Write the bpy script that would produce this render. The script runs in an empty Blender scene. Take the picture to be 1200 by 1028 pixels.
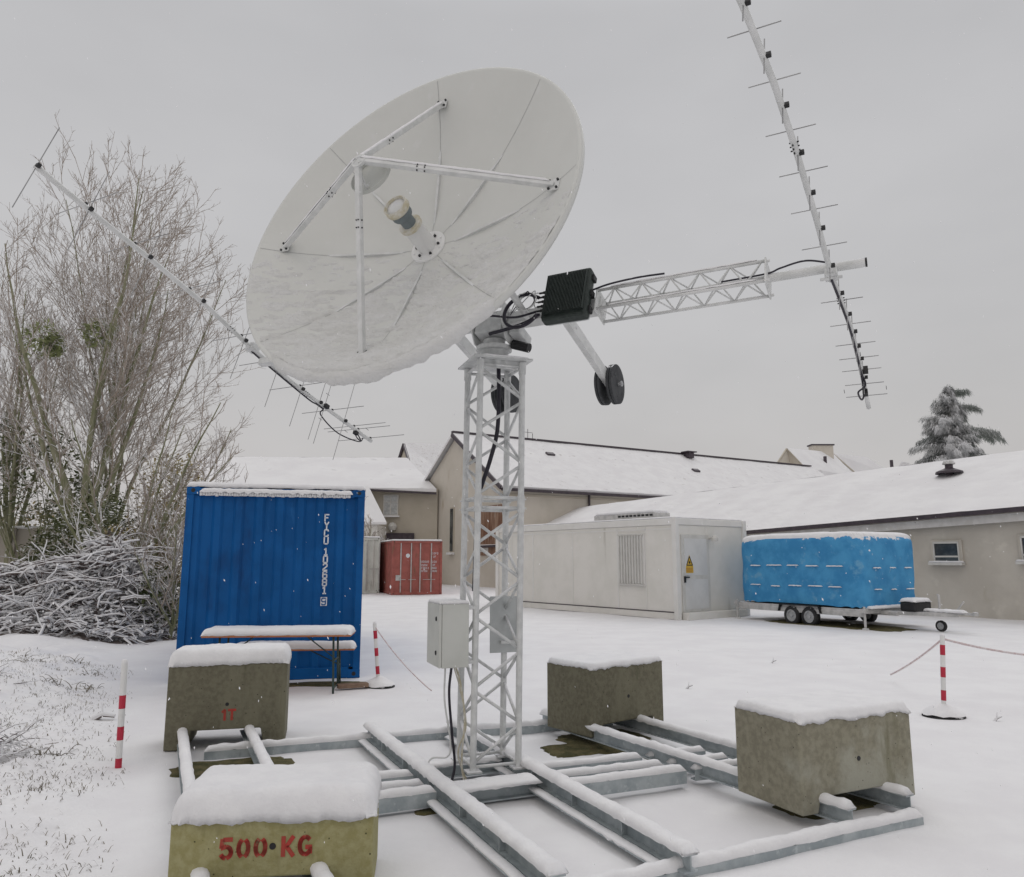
import bpy, math, random
from mathutils import Vector, Matrix, noise
R = math.radians
S = bpy.context.scene
COL = S.collection

# ------------------------------------------------------------------ camera, world, sun, exposure
F_PX, HOR = 880.0, 655.0
PITCH = math.atan((HOR - 514.0) / F_PX)
cd = bpy.data.cameras.new('camera'); cam = bpy.data.objects.new('camera', cd); COL.objects.link(cam)
cam.location = (0, 0, 1.7); cam.rotation_euler = (R(90) + PITCH, 0, 0)
cd.sensor_fit = 'HORIZONTAL'; cd.sensor_width = 36; cd.lens = 36 * F_PX / 1200
cd.clip_start = 0.05; cd.clip_end = 3000
S.camera = cam
S.view_settings.view_transform = 'Standard'; S.view_settings.look = 'None'
S.view_settings.exposure = 0.10; S.view_settings.gamma = 1
SUN_EL, SUN_AZ = R(52), R(200)

world = bpy.data.worlds.new('World'); S.world = world; world.use_nodes = True
nt = world.node_tree; nt.nodes.clear()
N = nt.nodes.new; L = nt.links.new
out = N('ShaderNodeOutputWorld')
sky = N('ShaderNodeTexSky'); sky.sky_type = 'NISHITA'; sky.sun_disc = False
sky.sun_elevation = SUN_EL; sky.sun_rotation = SUN_AZ; sky.dust_density = 6; sky.air_density = 2
bg1 = N('ShaderNodeBackground'); bg1.inputs['Strength'].default_value = 0.012
L(sky.outputs[0], bg1.inputs['Color'])
tc = N('ShaderNodeTexCoord'); sep = N('ShaderNodeSeparateXYZ'); L(tc.outputs['Generated'], sep.inputs[0])
mr = N('ShaderNodeMapRange'); mr.inputs['From Min'].default_value = 0; mr.inputs['From Max'].default_value = 1
mr.inputs['To Min'].default_value = 0.0; mr.inputs['To Max'].default_value = 1.0; L(sep.outputs['Z'], mr.inputs['Value'])
ramp = N('ShaderNodeValToRGB'); L(mr.outputs[0], ramp.inputs[0])
e = ramp.color_ramp.elements
e[0].position = 0.0; e[0].color = (0.50, 0.485, 0.49, 1)
e[1].position = 1.0; e[1].color = (0.80, 0.80, 0.82, 1)
for p_, c_ in ((0.12, (0.50, 0.485, 0.49, 1)), (0.35, (0.505, 0.494, 0.497, 1)), (0.62, (0.495, 0.487, 0.49, 1)), (0.80, (0.70, 0.70, 0.715, 1))):
    k = e.new(p_); k.color = c_
cn = N('ShaderNodeTexNoise'); cn.inputs['Scale'].default_value = 2.6; cn.inputs['Detail'].default_value = 4; cn.inputs['Roughness'].default_value = 0.5
mpn = N('ShaderNodeMapping'); mpn.inputs['Scale'].default_value = (1, 1, 2.2); L(tc.outputs['Generated'], mpn.inputs[0]); L(mpn.outputs[0], cn.inputs['Vector'])
mc = N('ShaderNodeMapRange'); mc.inputs['From Min'].default_value = .3; mc.inputs['From Max'].default_value = .7
mc.inputs['To Min'].default_value = 0.94; mc.inputs['To Max'].default_value = 1.055; L(cn.outputs['Fac'], mc.inputs['Value'])
vm = N('ShaderNodeVectorMath'); vm.operation = 'SCALE'; L(ramp.outputs[0], vm.inputs[0]); L(mc.outputs[0], vm.inputs['Scale'])
bg2 = N('ShaderNodeBackground'); bg2.inputs['Strength'].default_value = 0.93; L(vm.outputs[0], bg2.inputs['Color'])
add = N('ShaderNodeAddShader'); L(bg1.outputs[0], add.inputs[0]); L(bg2.outputs[0], add.inputs[1]); L(add.outputs[0], out.inputs['Surface'])

sd = bpy.data.lights.new('sun', 'SUN'); sun = bpy.data.objects.new('sun', sd); COL.objects.link(sun)
sd.energy = 0.55; sd.angle = R(40); sd.color = (1, 0.985, 0.965)
sun.rotation_euler = (R(90) - SUN_EL, 0, R(180) - SUN_AZ + R(180) - R(360)); sun.location = (0, 0, 30)
S.cycles.max_bounces = 6; S.cycles.diffuse_bounces = 3; S.cycles.volume_bounces = 0
S.cycles.use_adaptive_sampling = True; S.cycles.adaptive_threshold = 0.015

# ------------------------------------------------------------------ helpers
rnd = random.Random(7)
def nz(x, y, z=0.0): return noise.noise(Vector((x, y, z)))
def fz(x, y, z=0.0, o=4): return noise.fractal(Vector((x, y, z)), 1.0, 2.0, o)
def sst(a, b, x):
    t = max(0, min(1, (x - a) / (b - a))); return t * t * (3 - 2 * t)

class MB:
    def __init__(s): s.v = []; s.f = []
    def quad(s, a, b, c, d):
        i = len(s.v); s.v += [tuple(a), tuple(b), tuple(c), tuple(d)]; s.f.append((i, i+1, i+2, i+3)); return s
    def poly(s, pts):
        i = len(s.v); s.v += [tuple(p) for p in pts]; s.f.append(tuple(range(i, i + len(pts)))); return s
    def box(s, c, h, ax=None):
        """c centre, h half sizes, ax = 3 axes"""
        c = Vector(c); X, Y, Z = ax or (Vector((1,0,0)), Vector((0,1,0)), Vector((0,0,1)))
        i = len(s.v)
        for k in range(8):
            s.v.append(tuple(c + X*h[0]*(1 if k & 1 else -1) + Y*h[1]*(1 if k & 2 else -1) + Z*h[2]*(1 if k & 4 else -1)))
        for q in ((0,2,3,1),(4,5,7,6),(0,1,5,4),(2,6,7,3),(0,4,6,2),(1,3,7,5)): s.f.append(tuple(i+j for j in q))
        return s
    def bar(s, p0, p1, w, h, up=Vector((0,0,1)), ext=0):
        """rectangular bar: w sideways, h along up"""
        p0 = Vector(p0); p1 = Vector(p1); d = (p1-p0); l = d.length; d.normalize()
        sd_ = d.cross(up)
        if sd_.length < 1e-4: sd_ = d.cross(Vector((1,0,0)))
        sd_.normalize(); u2 = sd_.cross(d)
        return s.box((p0+p1)/2, (l/2+ext, w/2, h/2), (d, sd_, u2))
    def tube(s, pts, r, n=8, r1=None, cap=True):
        pts = [Vector(p) for p in pts]; m = len(pts); i0 = len(s.v)
        ref = None
        for k, p in enumerate(pts):
            d = (pts[min(k+1, m-1)] - pts[max(k-1, 0)])
            if d.length < 1e-9: d = Vector((0,0,1))
            d.normalize()
            if ref is None:
                ref = d.orthogonal().normalized()
            a = ref - d * ref.dot(d)
            if a.length < 1e-6: a = d.orthogonal()
            a.normalize(); ref = a; b = d.cross(a)
            rr = r if r1 is None else r + (r1 - r) * k / max(1, m-1)
            for j in range(n):
                t = 2*math.pi*j/n; s.v.append(tuple(p + a*(rr*math.cos(t)) + b*(rr*math.sin(t))))
        for k in range(m-1):
            for j in range(n):
                a0 = i0 + k*n + j; a1 = i0 + k*n + (j+1) % n
                s.f.append((a0, a1, a1+n, a0+n))
        if cap and n > 3:
            s.f.append(tuple(i0 + j for j in reversed(range(n)))); s.f.append(tuple(i0 + (m-1)*n + j for j in range(n)))
        return s
    def lathe(s, prof, o, ax, n=32):
        """prof list of (radius, distance along ax)"""
        o = Vector(o); ax = Vector(ax).normalized(); a = ax.orthogonal().normalized(); b = ax.cross(a); i0 = len(s.v)
        for (r, h) in prof:
            for j in range(n):
                t = 2*math.pi*j/n; s.v.append(tuple(o + ax*h + a*(r*math.cos(t)) + b*(r*math.sin(t))))
        for k in range(len(prof)-1):
            for j in range(n):
                a0 = i0+k*n+j; a1 = i0+k*n+(j+1) % n; s.f.append((a0, a1, a1+n, a0+n))
        return s
    def grid(s, fn, nx, ny):
        i0 = len(s.v)
        for j in range(ny+1):
            for i in range(nx+1): s.v.append(tuple(fn(i/nx, j/ny)))
        for j in range(ny):
            for i in range(nx):
                a = i0 + j*(nx+1) + i; s.f.append((a, a+1, a+nx+2, a+nx+1))
        return s
    def prism(s, pts, d):
        """polygon (list of vectors) extruded by d"""
        d = Vector(d); i = len(s.v); n = len(pts)
        s.v += [tuple(Vector(p)) for p in pts] + [tuple(Vector(p)+d) for p in pts]
        s.f.append(tuple(range(i, i+n))); s.f.append(tuple(i+n+k for k in reversed(range(n))))
        for k in range(n): s.f.append((i+k, i+n+k, i+n+(k+1) % n, i+(k+1) % n))
        return s
    def build(s, name, mat, parent=None, smooth=False, bevel=0, origin=None, label=None, fix=False):
        if parent is not None:
            o3 = Vector((0,0,0)); q = parent
            while q is not None: o3 += q.location; q = q.parent
        else:
            o3 = Vector(origin) if origin is not None else Vector((0,0,0))
        me = bpy.data.meshes.new(name)
        me.from_pydata([(x-o3.x, y-o3.y, z-o3.z) for x, y, z in s.v], [], s.f)
        me.materials.append(mat)
        ob = bpy.data.objects.new(name, me); COL.objects.link(ob)
        if fix:
            import bmesh
            bm = bmesh.new(); bm.from_mesh(me); bmesh.ops.recalc_face_normals(bm, faces=bm.faces); bm.to_mesh(me); bm.free()
        if smooth:
            me.polygons.foreach_set('use_smooth', [True]*len(me.polygons))
        if bevel:
            m = ob.modifiers.new('bevel', 'BEVEL'); m.width = bevel; m.segments = 2; m.limit_method = 'ANGLE'; m.angle_limit = R(50)
        if parent is not None: ob.parent = parent
        else: ob.location = o3
        if label: ob['label'] = label
        return ob

def tag(o, label=None, cat=None, group=None, kind=None):
    if label: o['label'] = label
    if cat: o['category'] = cat
    if group: o['group'] = group
    if kind: o['kind'] = kind
    return o
def empty(name, loc, label, cat, group=None):
    o = bpy.data.objects.new(name, None); COL.objects.link(o); o.location = loc; o.empty_display_size = .2
    return tag(o, label, cat, group)

# ------------------------------------------------------------------ materials
MATS = {}
def mat(name, c1, c2=None, rough=.7, sc=4, amt=1.0, bump=0, bsc=40, metal=0, snow=None, snow_sc=14, stain=None, pits=0, stretch=None, spec=.4, c_lo=.35, c_hi=.65, dist=.01):
    m = bpy.data.materials.new(name); m.use_nodes = True; t = m.node_tree; t.nodes.clear(); N = t.nodes.new; L = t.links.new
    o = N('ShaderNodeOutputMaterial'); b = N('ShaderNodeBsdfPrincipled'); L(b.outputs[0], o.inputs[0])
    b.inputs['Roughness'].default_value = rough; b.inputs['Metallic'].default_value = metal; b.inputs['Specular IOR Level'].default_value = spec
    tcn = N('ShaderNodeTexCoord'); vec = tcn.outputs['Object']
    if stretch:
        mp = N('ShaderNodeMapping'); mp.inputs['Scale'].default_value = stretch; L(vec, mp.inputs[0]); svec = mp.outputs[0]
    else: svec = vec
    c2 = c2 or c1
    def ns(scale, detail=5, v=vec, ro=.6):
        n_ = N('ShaderNodeTexNoise'); n_.inputs['Scale'].default_value = scale; n_.inputs['Detail'].default_value = detail; n_.inputs['Roughness'].default_value = ro; L(v, n_.inputs['Vector']); return n_
    def rng(src, a, b_, lo=0, hi=1):
        r_ = N('ShaderNodeMapRange'); r_.interpolation_type = 'SMOOTHSTEP'; r_.inputs['From Min'].default_value = a; r_.inputs['From Max'].default_value = b_
        r_.inputs['To Min'].default_value = lo; r_.inputs['To Max'].default_value = hi; L(src, r_.inputs['Value']); return r_.outputs[0]
    def mix(f, A, B):
        x = N('ShaderNodeMix'); x.data_type = 'RGBA'
        if isinstance(f, float): x.inputs[0].default_value = f
        else: L(f, x.inputs[0])
        for k, q in ((6, A), (7, B)):
            if isinstance(q, tuple): x.inputs[k].default_value = (*q, 1)
            else: L(q, x.inputs[k])
        return x.outputs[2]
    n1 = ns(sc, 6, svec)
    col = mix(rng(n1.outputs['Fac'], c_lo, c_hi), tuple(c1), tuple(c2))
    if stain:
        for (sc_, scale, thr, st) in stain:
            v_ = vec
            if st:
                mp = N('ShaderNodeMapping'); mp.inputs['Scale'].default_value = st; L(vec, mp.inputs[0]); v_ = mp.outputs[0]
            n2 = ns(scale, 6, v_)
            col = mix(rng(n2.outputs['Fac'], thr, thr + .14), col, tuple(sc_))
    if pits:
        vo = N('ShaderNodeTexVoronoi'); vo.inputs['Scale'].default_value = pits; L(vec, vo.inputs['Vector'])
        nn = ns(pits*.5, 2)
        ma = N('ShaderNodeMath'); ma.operation = 'ADD'; L(vo.outputs['Distance'], ma.inputs[0]); L(rng(nn.outputs['Fac'], .4, .62, .3, -.02), ma.inputs[1])
        col = mix(rng(ma.outputs[0], .08, .17, 1, 0), col, (c1[0]*.25, c1[1]*.25, c1[2]*.25))
    hnode = None
    if bump:
        nb = ns(bsc, 5, svec); hnode = nb.outputs['Fac']
    if snow is not None:
        g = N('ShaderNodeNewGeometry'); sp = N('ShaderNodeSeparateXYZ'); L(g.outputs['Normal'], sp.inputs[0])
        nsn = ns(snow_sc, 4)
        ad = N('ShaderNodeMath'); ad.operation = 'ADD'; L(sp.outputs['Z'], ad.inputs[0]); L(rng(nsn.outputs['Fac'], .25, .75, -.45, .45), ad.inputs[1])
        fac = rng(ad.outputs[0], snow, snow + .22)
        col = mix(fac, col, (.70, .70, .715))
        rr = N('ShaderNodeMapRange'); L(fac, rr.inputs['Value']); rr.inputs['To Min'].default_value = rough; rr.inputs['To Max'].default_value = .9; L(rr.outputs[0], b.inputs['Roughness'])
        if metal:
            rr = N('ShaderNodeMapRange'); L(fac, rr.inputs['Value']); rr.inputs['To Min'].default_value = metal; rr.inputs['To Max'].default_value = 0; L(rr.outputs[0], b.inputs['Metallic'])
    L(col, b.inputs['Base Color'])
    if hnode is not None:
        bp = N('ShaderNodeBump'); bp.inputs['Strength'].default_value = bump; bp.inputs['Distance'].default_value = dist; L(hnode, bp.inputs['Height']); L(bp.outputs[0], b.inputs['Normal'])
    MATS[name] = m
    return m

SNOW = mat('snow', (.745, .735, .75), (.79, .785, .795), rough=.75, sc=1.2, bump=.3, bsc=38, spec=.2, dist=.012)
SNOWC = mat('snow_coarse', (.76, .755, .77), (.81, .805, .815), rough=.8, sc=6, bump=.4, bsc=45, spec=.2, dist=.012)
ALU = mat('painted_aluminium', (.58, .59, .58), (.68, .685, .68), rough=.45, sc=9, snow=.62, snow_sc=9, spec=.5)
MASTM = mat('mast_aluminium', (.55, .56, .56), (.67, .68, .675), rough=.5, sc=14, snow=.55, snow_sc=24, stain=[((.43, .44, .44), 9, .58, (1, 1, .25))], metal=.1)
DISHM = mat('dish_paint', (.61, .615, .59), (.635, .64, .615), rough=.5, sc=1.5, bump=.05, bsc=12, spec=.3, stain=[((.66, .66, .65), 4, .60, None)])
DSNOW = mat('thin_dish_snow', (.635, .635, .62), (.675, .675, .67), rough=.85, sc=3, bump=.7, bsc=14, dist=.03, stretch=(1, 1, 2.6), spec=.2)
ROD = mat('element_rod', (.27, .27, .275), (.38, .38, .38), rough=.5, metal=.3)
DARKSEAM = mat('seam_gap', (.34, .34, .34), rough=.8)
GALV = mat('galvanised_steel', (.30, .34, .36), (.42, .46, .475), rough=.55, sc=7, metal=.15, stain=[((.47, .51, .52), 16, .56, None), ((.19, .21, .20), 5, .64, (1, 1, .3))], bump=.1, bsc=60)
CONC1 = mat('mossy_concrete', (.135, .125, .088), (.18, .17, .12), rough=.95, sc=26, stain=[((.20, .19, .135), 2.2, .55, (1, 1, .3)), ((.10, .10, .06), 5, .62, (1, 1, .15))], pits=30, bump=.5, bsc=50)
CONC2 = mat('pale_weathered_concrete', (.215, .20, .15), (.285, .27, .205), rough=.95, sc=24, stain=[((.36, .355, .295), 1.3, .47, (1, 1, .9)), ((.16, .15, .09), 3.4, .60, (1, 1, .16)), ((.42, .41, .35), 14, .66, None)], pits=34, bump=.5, bsc=50)
CONC3 = mat('yellow_lichen_concrete', (.30, .275, .125), (.37, .345, .185), rough=.95, sc=24, stain=[((.25, .23, .11), 5, .60, (1, 1, .4)), ((.42, .40, .24), 9, .66, None)], pits=30, bump=.5, bsc=50)
BLUE = mat('blue_container_paint', (.001, .075, .25), (.003, .095, .31), rough=.5, spec=.2, sc=2, stain=[((.004, .055, .19), 1.6, .52, (1, 1, .35)), ((.015, .12, .34), 5, .62, (1, 1, .2)), ((.06, .045, .04), 9, .74, (1, 1, .5))], bump=.06, bsc=8)
RED = mat('red_container_paint', (.30, .095, .08), (.38, .12, .10), rough=.8, sc=3, stain=[((.22, .10, .07), 4, .55, (1, 1, .3))], bump=.1)
GREYP = mat('grey_container_paint', (.58, .59, .55), (.65, .66, .62), rough=.7, sc=2, stain=[((.33, .33, .29), 3, .62, (1, 1, .3))])
CREAM = mat('module_panel_cream', (.68, .665, .62), (.74, .72, .68), rough=.65, sc=1.3, stain=[((.53, .51, .46), 2.0, .60, (1, 1, .15))])
CREAML = mat('module_trim_pale', (.70, .69, .66), (.74, .73, .71), rough=.6, sc=2)
RENDER1 = mat('grey_render', (.50, .465, .41), (.57, .535, .475), rough=.9, sc=.9, stain=[((.40, .36, .27), .7, .62, (1, 1, .5)), ((.62, .585, .52), 1.6, .58, None)], bump=.25, bsc=20)
RENDER2 = mat('beige_render', (.53, .49, .425), (.60, .555, .49), rough=.9, sc=.5, stain=[((.44, .37, .28), .7, .62, (1, 1, .3))], bump=.2, bsc=12)
RENDER3 = mat('brown_render', (.44, .40, .33), (.50, .455, .385), rough=.9, sc=.6, stain=[((.34, .30, .23), .8, .62, (1, 1, .4))])
GUTTER = mat('dark_gutter', (.045, .035, .045), (.07, .055, .065), rough=.5)
FASCIA = mat('flaking_white_fascia', (.72, .70, .68), (.62, .60, .57), rough=.8, sc=3, stain=[((.12, .10, .09), 7, .66, None)])
RUSTWOOD = mat('rusty_cladding', (.16, .075, .045), (.30, .20, .14), rough=.9, sc=3, stretch=(1, 1, .15), stain=[((.42, .36, .30), 4, .56, (1, 1, .2))])
GLASS = mat('window_glass', (.03, .035, .04), (.10, .11, .11), rough=.15, sc=2, spec=.6)
CURT = mat('curtained_glass', (.40, .41, .41), (.55, .56, .56), rough=.3, sc=6)
FRAME = mat('white_frame', (.62, .61, .58), (.55, .54, .51), rough=.6)
TILE = mat('snowed_tile_roof', (.72, .71, .72), (.77, .765, .77), rough=.9, sc=1.5, stain=[((.48, .45, .43), 3.4, .58, None), ((.58, .55, .54), 8, .56, None)], bump=.3, bsc=20)
ROOFS = mat('snowed_roof', (.72, .71, .72), (.77, .765, .77), rough=.9, sc=.4, stain=[((.62, .61, .615), .8, .60, None)], bump=.3, bsc=6, dist=.03)
ROOFR = mat('snowed_sheet_roof', (.72, .71, .72), (.77, .765, .77), rough=.9, sc=.7, bump=.3, bsc=6, dist=.03)
TARP = mat('blue_tarpaulin', (.042, .23, .47), (.072, .31, .57), rough=.55, spec=.2, sc=2.2, bump=.3, bsc=5, dist=.04, stain=[((.14, .35, .55), 3, .58, None), ((.60, .66, .70), 6.5, .655, (1, 1, .6))], snow=.55, snow_sc=6)
TYRE = mat('tyre_rubber', (.022, .022, .024), (.04, .04, .04), rough=.9, snow=.85)
RIM = mat('wheel_rim', (.35, .36, .37), (.45, .46, .47), rough=.5, metal=.3)
TRAILM = mat('trailer_steel', (.42, .42, .41), (.56, .55, .54), rough=.6, metal=.2, sc=6, snow=.5)
BLACK = mat('black_plastic', (.012, .012, .013), (.022, .022, .024), rough=.5)
CABLE = mat('black_cable', (.012, .010, .018), (.025, .022, .035), rough=.5, snow=.8, snow_sc=30)
BOXM = mat('ribbed_black_case', (.018, .026, .023), (.035, .045, .04), rough=.55, sc=30, stain=[((.10, .11, .11), 60, .66, None)])
WEIGHT = mat('rubber_weight_disc', (.028, .030, .034), (.055, .058, .062), rough=.7, sc=8, snow=.9)
FEEDG = mat('feed_grey', (.16, .19, .20), (.22, .25, .26), rough=.6)
FEEDY = mat('feed_cream_ring', (.52, .47, .33), (.66, .64, .58), rough=.6, sc=16)
WHITEP = mat('white_plastic', (.70, .70, .69), (.76, .76, .75), rough=.5, snow=.6)
STRIPE = mat('red_reflective_band', (.42, .018, .045), (.5, .03, .06), rough=.45)
STENCIL = mat('red_stencil_paint', (.45, .055, .045), (.36, .07, .05), rough=.9, sc=14, stain=[((.28, .20, .12), 22, .60, None)])
LETTER = mat('white_lettering', (.74, .76, .78), (.66, .68, .72), rough=.6)
ENCL = mat('enclosure_grey', (.50, .51, .48), (.56, .57, .54), rough=.5, sc=3, snow=.6)
SHEET = mat('dull_sheet_metal', (.40, .42, .42), (.50, .52, .52), rough=.4, metal=.4, sc=3, snow=.7)
WOODT = mat('orange_varnished_wood', (.40, .14, .05), (.50, .2, .08), rough=.6, sc=9, stretch=(.3, 3, 3))
GREENM = mat('dark_green_steel', (.025, .045, .04), (.05, .08, .07), rough=.6)
PLANK = mat('weathered_plank', (.16, .10, .07), (.26, .18, .13), rough=.9, sc=6)
BARK = mat('bare_bark', (.15, .125, .105), (.245, .215, .19), rough=.95, sc=6, stain=[((.15, .17, .075), 3, .60, None)], snow=.42, snow_sc=5)
BARKG = mat('greenish_trunk', (.16, .17, .09), (.27, .26, .18), rough=.95, sc=7, snow=.6, snow_sc=6, stretch=(1, 1, .3), bump=.4)
TWIG = mat('twig', (.27, .225, .185), (.40, .345, .30), rough=.95, sc=5, snow=.05, snow_sc=4)
BRUSH = mat('brush_branches', (.10, .075, .075), (.20, .165, .15), rough=.95, sc=5, snow=-.25, snow_sc=7)
IVY = mat('ivy_leaves', (.06, .08, .03), (.13, .14, .065), rough=.7, spec=.2, sc=3, snow=.72, snow_sc=5)
HEDGEY = mat('yellow_shrub_leaves', (.24, .19, .085), (.36, .30, .15), rough=.9, sc=1.2, snow=.8, snow_sc=4, stain=[((.10, .115, .05), .9, .55, None)])
MISTLE = mat('mistletoe_leaves', (.20, .23, .09), (.32, .35, .17), rough=.8, snow=.7)
CEDAR = mat('cedar_needles', (.19, .22, .195), (.30, .32, .295), rough=.9, sc=1.2, snow=-.02, snow_sc=1.5)
GRASSB = mat('dead_grass', (.12, .105, .08), (.26, .23, .18), rough=.9, sc=3)
TURF = mat('wet_turf', (.06, .06, .022), (.14, .12, .055), rough=.95, sc=9, stain=[((.10, .06, .03), 6, .60, None), ((.45, .44, .42), 26, .64, None)], bump=.9, bsc=60, dist=.02)
YELLOW = mat('warning_yellow', (.62, .40, .05), rough=.6)
ORANGEL = mat('warning_label_orange', (.50, .25, .07), rough=.6)
GOLDT = mat('tape_red_white', (.55, .42, .42), (.65, .6, .6), rough=.6, sc=20)
FLAKE = mat('snowflake', (.9, .9, .92), rough=.9)
WALLC = mat('old_concrete_wall', (.28, .255, .215), (.36, .33, .29), rough=.95, sc=1.2, stain=[((.19, .165, .125), 1.1, .60, (1, 1, .4))], snow=.6)

# ------------------------------------------------------------------ snow pieces
def snow_cap(P0, ax, ay, lx, ly, h, over, parent, seed=0, droop=.02, res=.02, name='snow', m=None, front_lump=0, rad=None):
    """rounded slab of lying snow; P0 = corner on the surface, ax/ay unit vectors"""
    P0 = Vector(P0); ax = Vector(ax); ay = Vector(ay); rad = rad or h
    nx = max(4, int((lx+2*over)/res)); ny = max(4, int((ly+2*over)/res)); mb = MB()
    # concentrate the samples near the rim so that the edge reads round
    def ease(t): return t - .6 * math.sin(2*math.pi*t) / (2*math.pi)
    def fn(i, j):
        i, j = ease(i), ease(j)
        x = -over + i*(lx+2*over); y = -over + j*(ly+2*over)
        n1 = nz(x*7+seed, y*7, seed*1.7); n2 = nz(x*26+seed, y*26, seed)
        dx = min(i, 1-i)*(lx+2*over); dy = min(j, 1-j)*(ly+2*over)
        ex = 1-min(1, dx/rad); ey = 1-min(1, dy/rad)
        q = min(1, math.sqrt(ex*ex+ey*ey)); hh = math.sqrt(max(0, 1-q*q))
        edge = sst(.6, 1, q)
        # rim wander
        wob = (n1*.3+n2*.4)*over*1.3*edge + .004*nz(x*60, y*60, seed)*edge
        cx = (i-.5)*2; cy = (j-.5)*2
        x2 = x + (wob if abs(cx) > .8 else 0)*(1 if cx > 0 else -1); y2 = y + (wob if abs(cy) > .8 else 0)*(1 if cy > 0 else -1)
        lump = front_lump*max(0, nz(x*9+seed, 3.3)+.25)*sst(.5, 1, ey)*(1 if j < .5 else 0)
        z = h*hh*(1+.14*nz(x*2.2+seed, y*2.2)+.06*nz(x*6, y*6+seed)) + .0035*nz(x*45, y*45, seed) + .03*h*n2 - (droop*(.35+n1*.6+n2*.6+.5*nz(x*55+seed, y*55, 1)) + lump)*edge
        return P0 + ax*x2 + ay*(y2 - (lump*.35)) + Vector((0, 0, z))
    mb.grid(fn, nx, ny)
    W = nx+1
    rim = [i for i in range(W)] + [j*W+nx for j in range(1, ny+1)] + [ny*W+i for i in reversed(range(nx))] + [j*W for j in reversed(range(1, ny))]
    c = P0 + ax*lx/2 + ay*ly/2; k0 = len(mb.v)
    for r_ in rim:
        p = Vector(mb.v[r_]); d = p - c; x = max(-lx/2+.004, min(lx/2-.004, d.dot(ax))); y = max(-ly/2+.004, min(ly/2-.004, d.dot(ay)))
        q = c + ax*x + ay*y; mb.v.append((q.x, q.y, P0.z + .002))
    n = len(rim)
    for k in range(n): mb.f.append((rim[(k+1) % n], rim[k], k0+k, k0+(k+1) % n))
    return mb.build(name, m or SNOWC, parent, smooth=True)

def snow_strip(mb, p0, p1, w, h, seed=0, step=.03, ends=True, hang=.012):
    p0 = Vector(p0); p1 = Vector(p1); d = p1-p0; l = d.length; d.normalize(); sd_ = d.cross(Vector((0,0,1))).normalized()
    n = max(4, int(l/step)); i0 = len(mb.v); prof = [(-.5, 0), (-.56, .35), (-.42, .8), (-.15, 1), (.15, 1), (.42, .8), (.56, .35), (.5, 0)]
    for k in range(n+1):
        t = k/n; x = t*l
        e_ = min(1, min(x, l-x)/(h*1.2)) if ends else 1
        hh = h*math.sqrt(max(.0, 1-(1-e_)**2))*(1+.35*nz(x*3+seed, 1.1)+.22*nz(x*14, seed)); hh = max(.004, hh)
        for a, b in prof:
            jx = .12*nz(x*9+seed, a*3, 2)*w; dr = (hang*(.3+nz(x*16+seed, a*2, 5)) if b < .1 else 0)
            p = p0 + d*x + sd_*(a*w*(1+.10*nz(x*5, seed+a)) + jx*.4) + Vector((0, 0, hh*b-dr)); mb.v.append(tuple(p))
    m_ = len(prof)
    for k in range(n):
        for j in range(m_-1):
            a = i0+k*m_+j; mb.f.append((a, a+1, a+m_+1, a+m_))
    mb.f.append(tuple(i0+j for j in range(m_))); mb.f.append(tuple(i0+n*m_+j for j in reversed(range(m_))))

# ------------------------------------------------------------------ ground
A25 = R(25); U = Vector((math.cos(A25), math.sin(A25), 0)); V = Vector((-math.sin(A25), math.cos(A25), 0)); O = Vector((-.18, 6.13, 0))
def W(u, v, z=0.0): return O + U*u + V*v + Vector((0, 0, z))
def gh(x, y):
    r = math.hypot(x, y)
    z = .022*fz(x*.55, y*.55, 3.1, 3)
    if r < 40: z += .008*nz(x*2.7, y*2.7, 5)
    bank = sst(-.48*y, -.48*y-2.5, x)*sst(30, 14, y)*sst(2, 6, y)
    z += bank*(.22 + .10*fz(x*.9, y*.9, 9.1, 4))
    lf_ = sst(-.475*y, -.60*y, x)*sst(25, 15, y)*sst(1, 3, y)
    if lf_ > 0: z += lf_*(.07*fz(x*2.4, y*2.4, 4.4, 5) + .035*abs(nz(x*6, y*6, 8)) + .018*nz(x*13, y*13, 8) + .06*max(0, nz(x*1.1, y*1.1, 6)))
    if abs(x-1) < 8 and 2 < y < 14: z += .0025*nz(x*6, y*6, 1)
    return z
def axis_lines(lo, hi, step, far, g=1.18):
    xs = []; x = lo
    while x < hi: xs.append(x); x += step
    xs.append(hi); s_ = step; a = lo; left = []
    while a > -far: s_ *= g; a -= s_; left.append(a)
    s_ = step; b = hi; right = []
    while b < far: s_ *= g; b += s_; right.append(b)
    return list(reversed(left)) + xs + right
xs = axis_lines(-8.5, 6, .05, 500, 1.14); ys = axis_lines(2.2, 13.0, .05, 700, 1.14)
gm = MB(); nX = len(xs)
for y in ys:
    for x in xs: gm.v.append((x, y, gh(x, y)))
for j in range(len(ys)-1):
    for i in range(nX-1):
        a = j*nX+i; gm.f.append((a, a+1, a+nX+1, a+nX))
tag(gm.build('snow_ground', SNOW, smooth=True), kind='structure')

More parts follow.
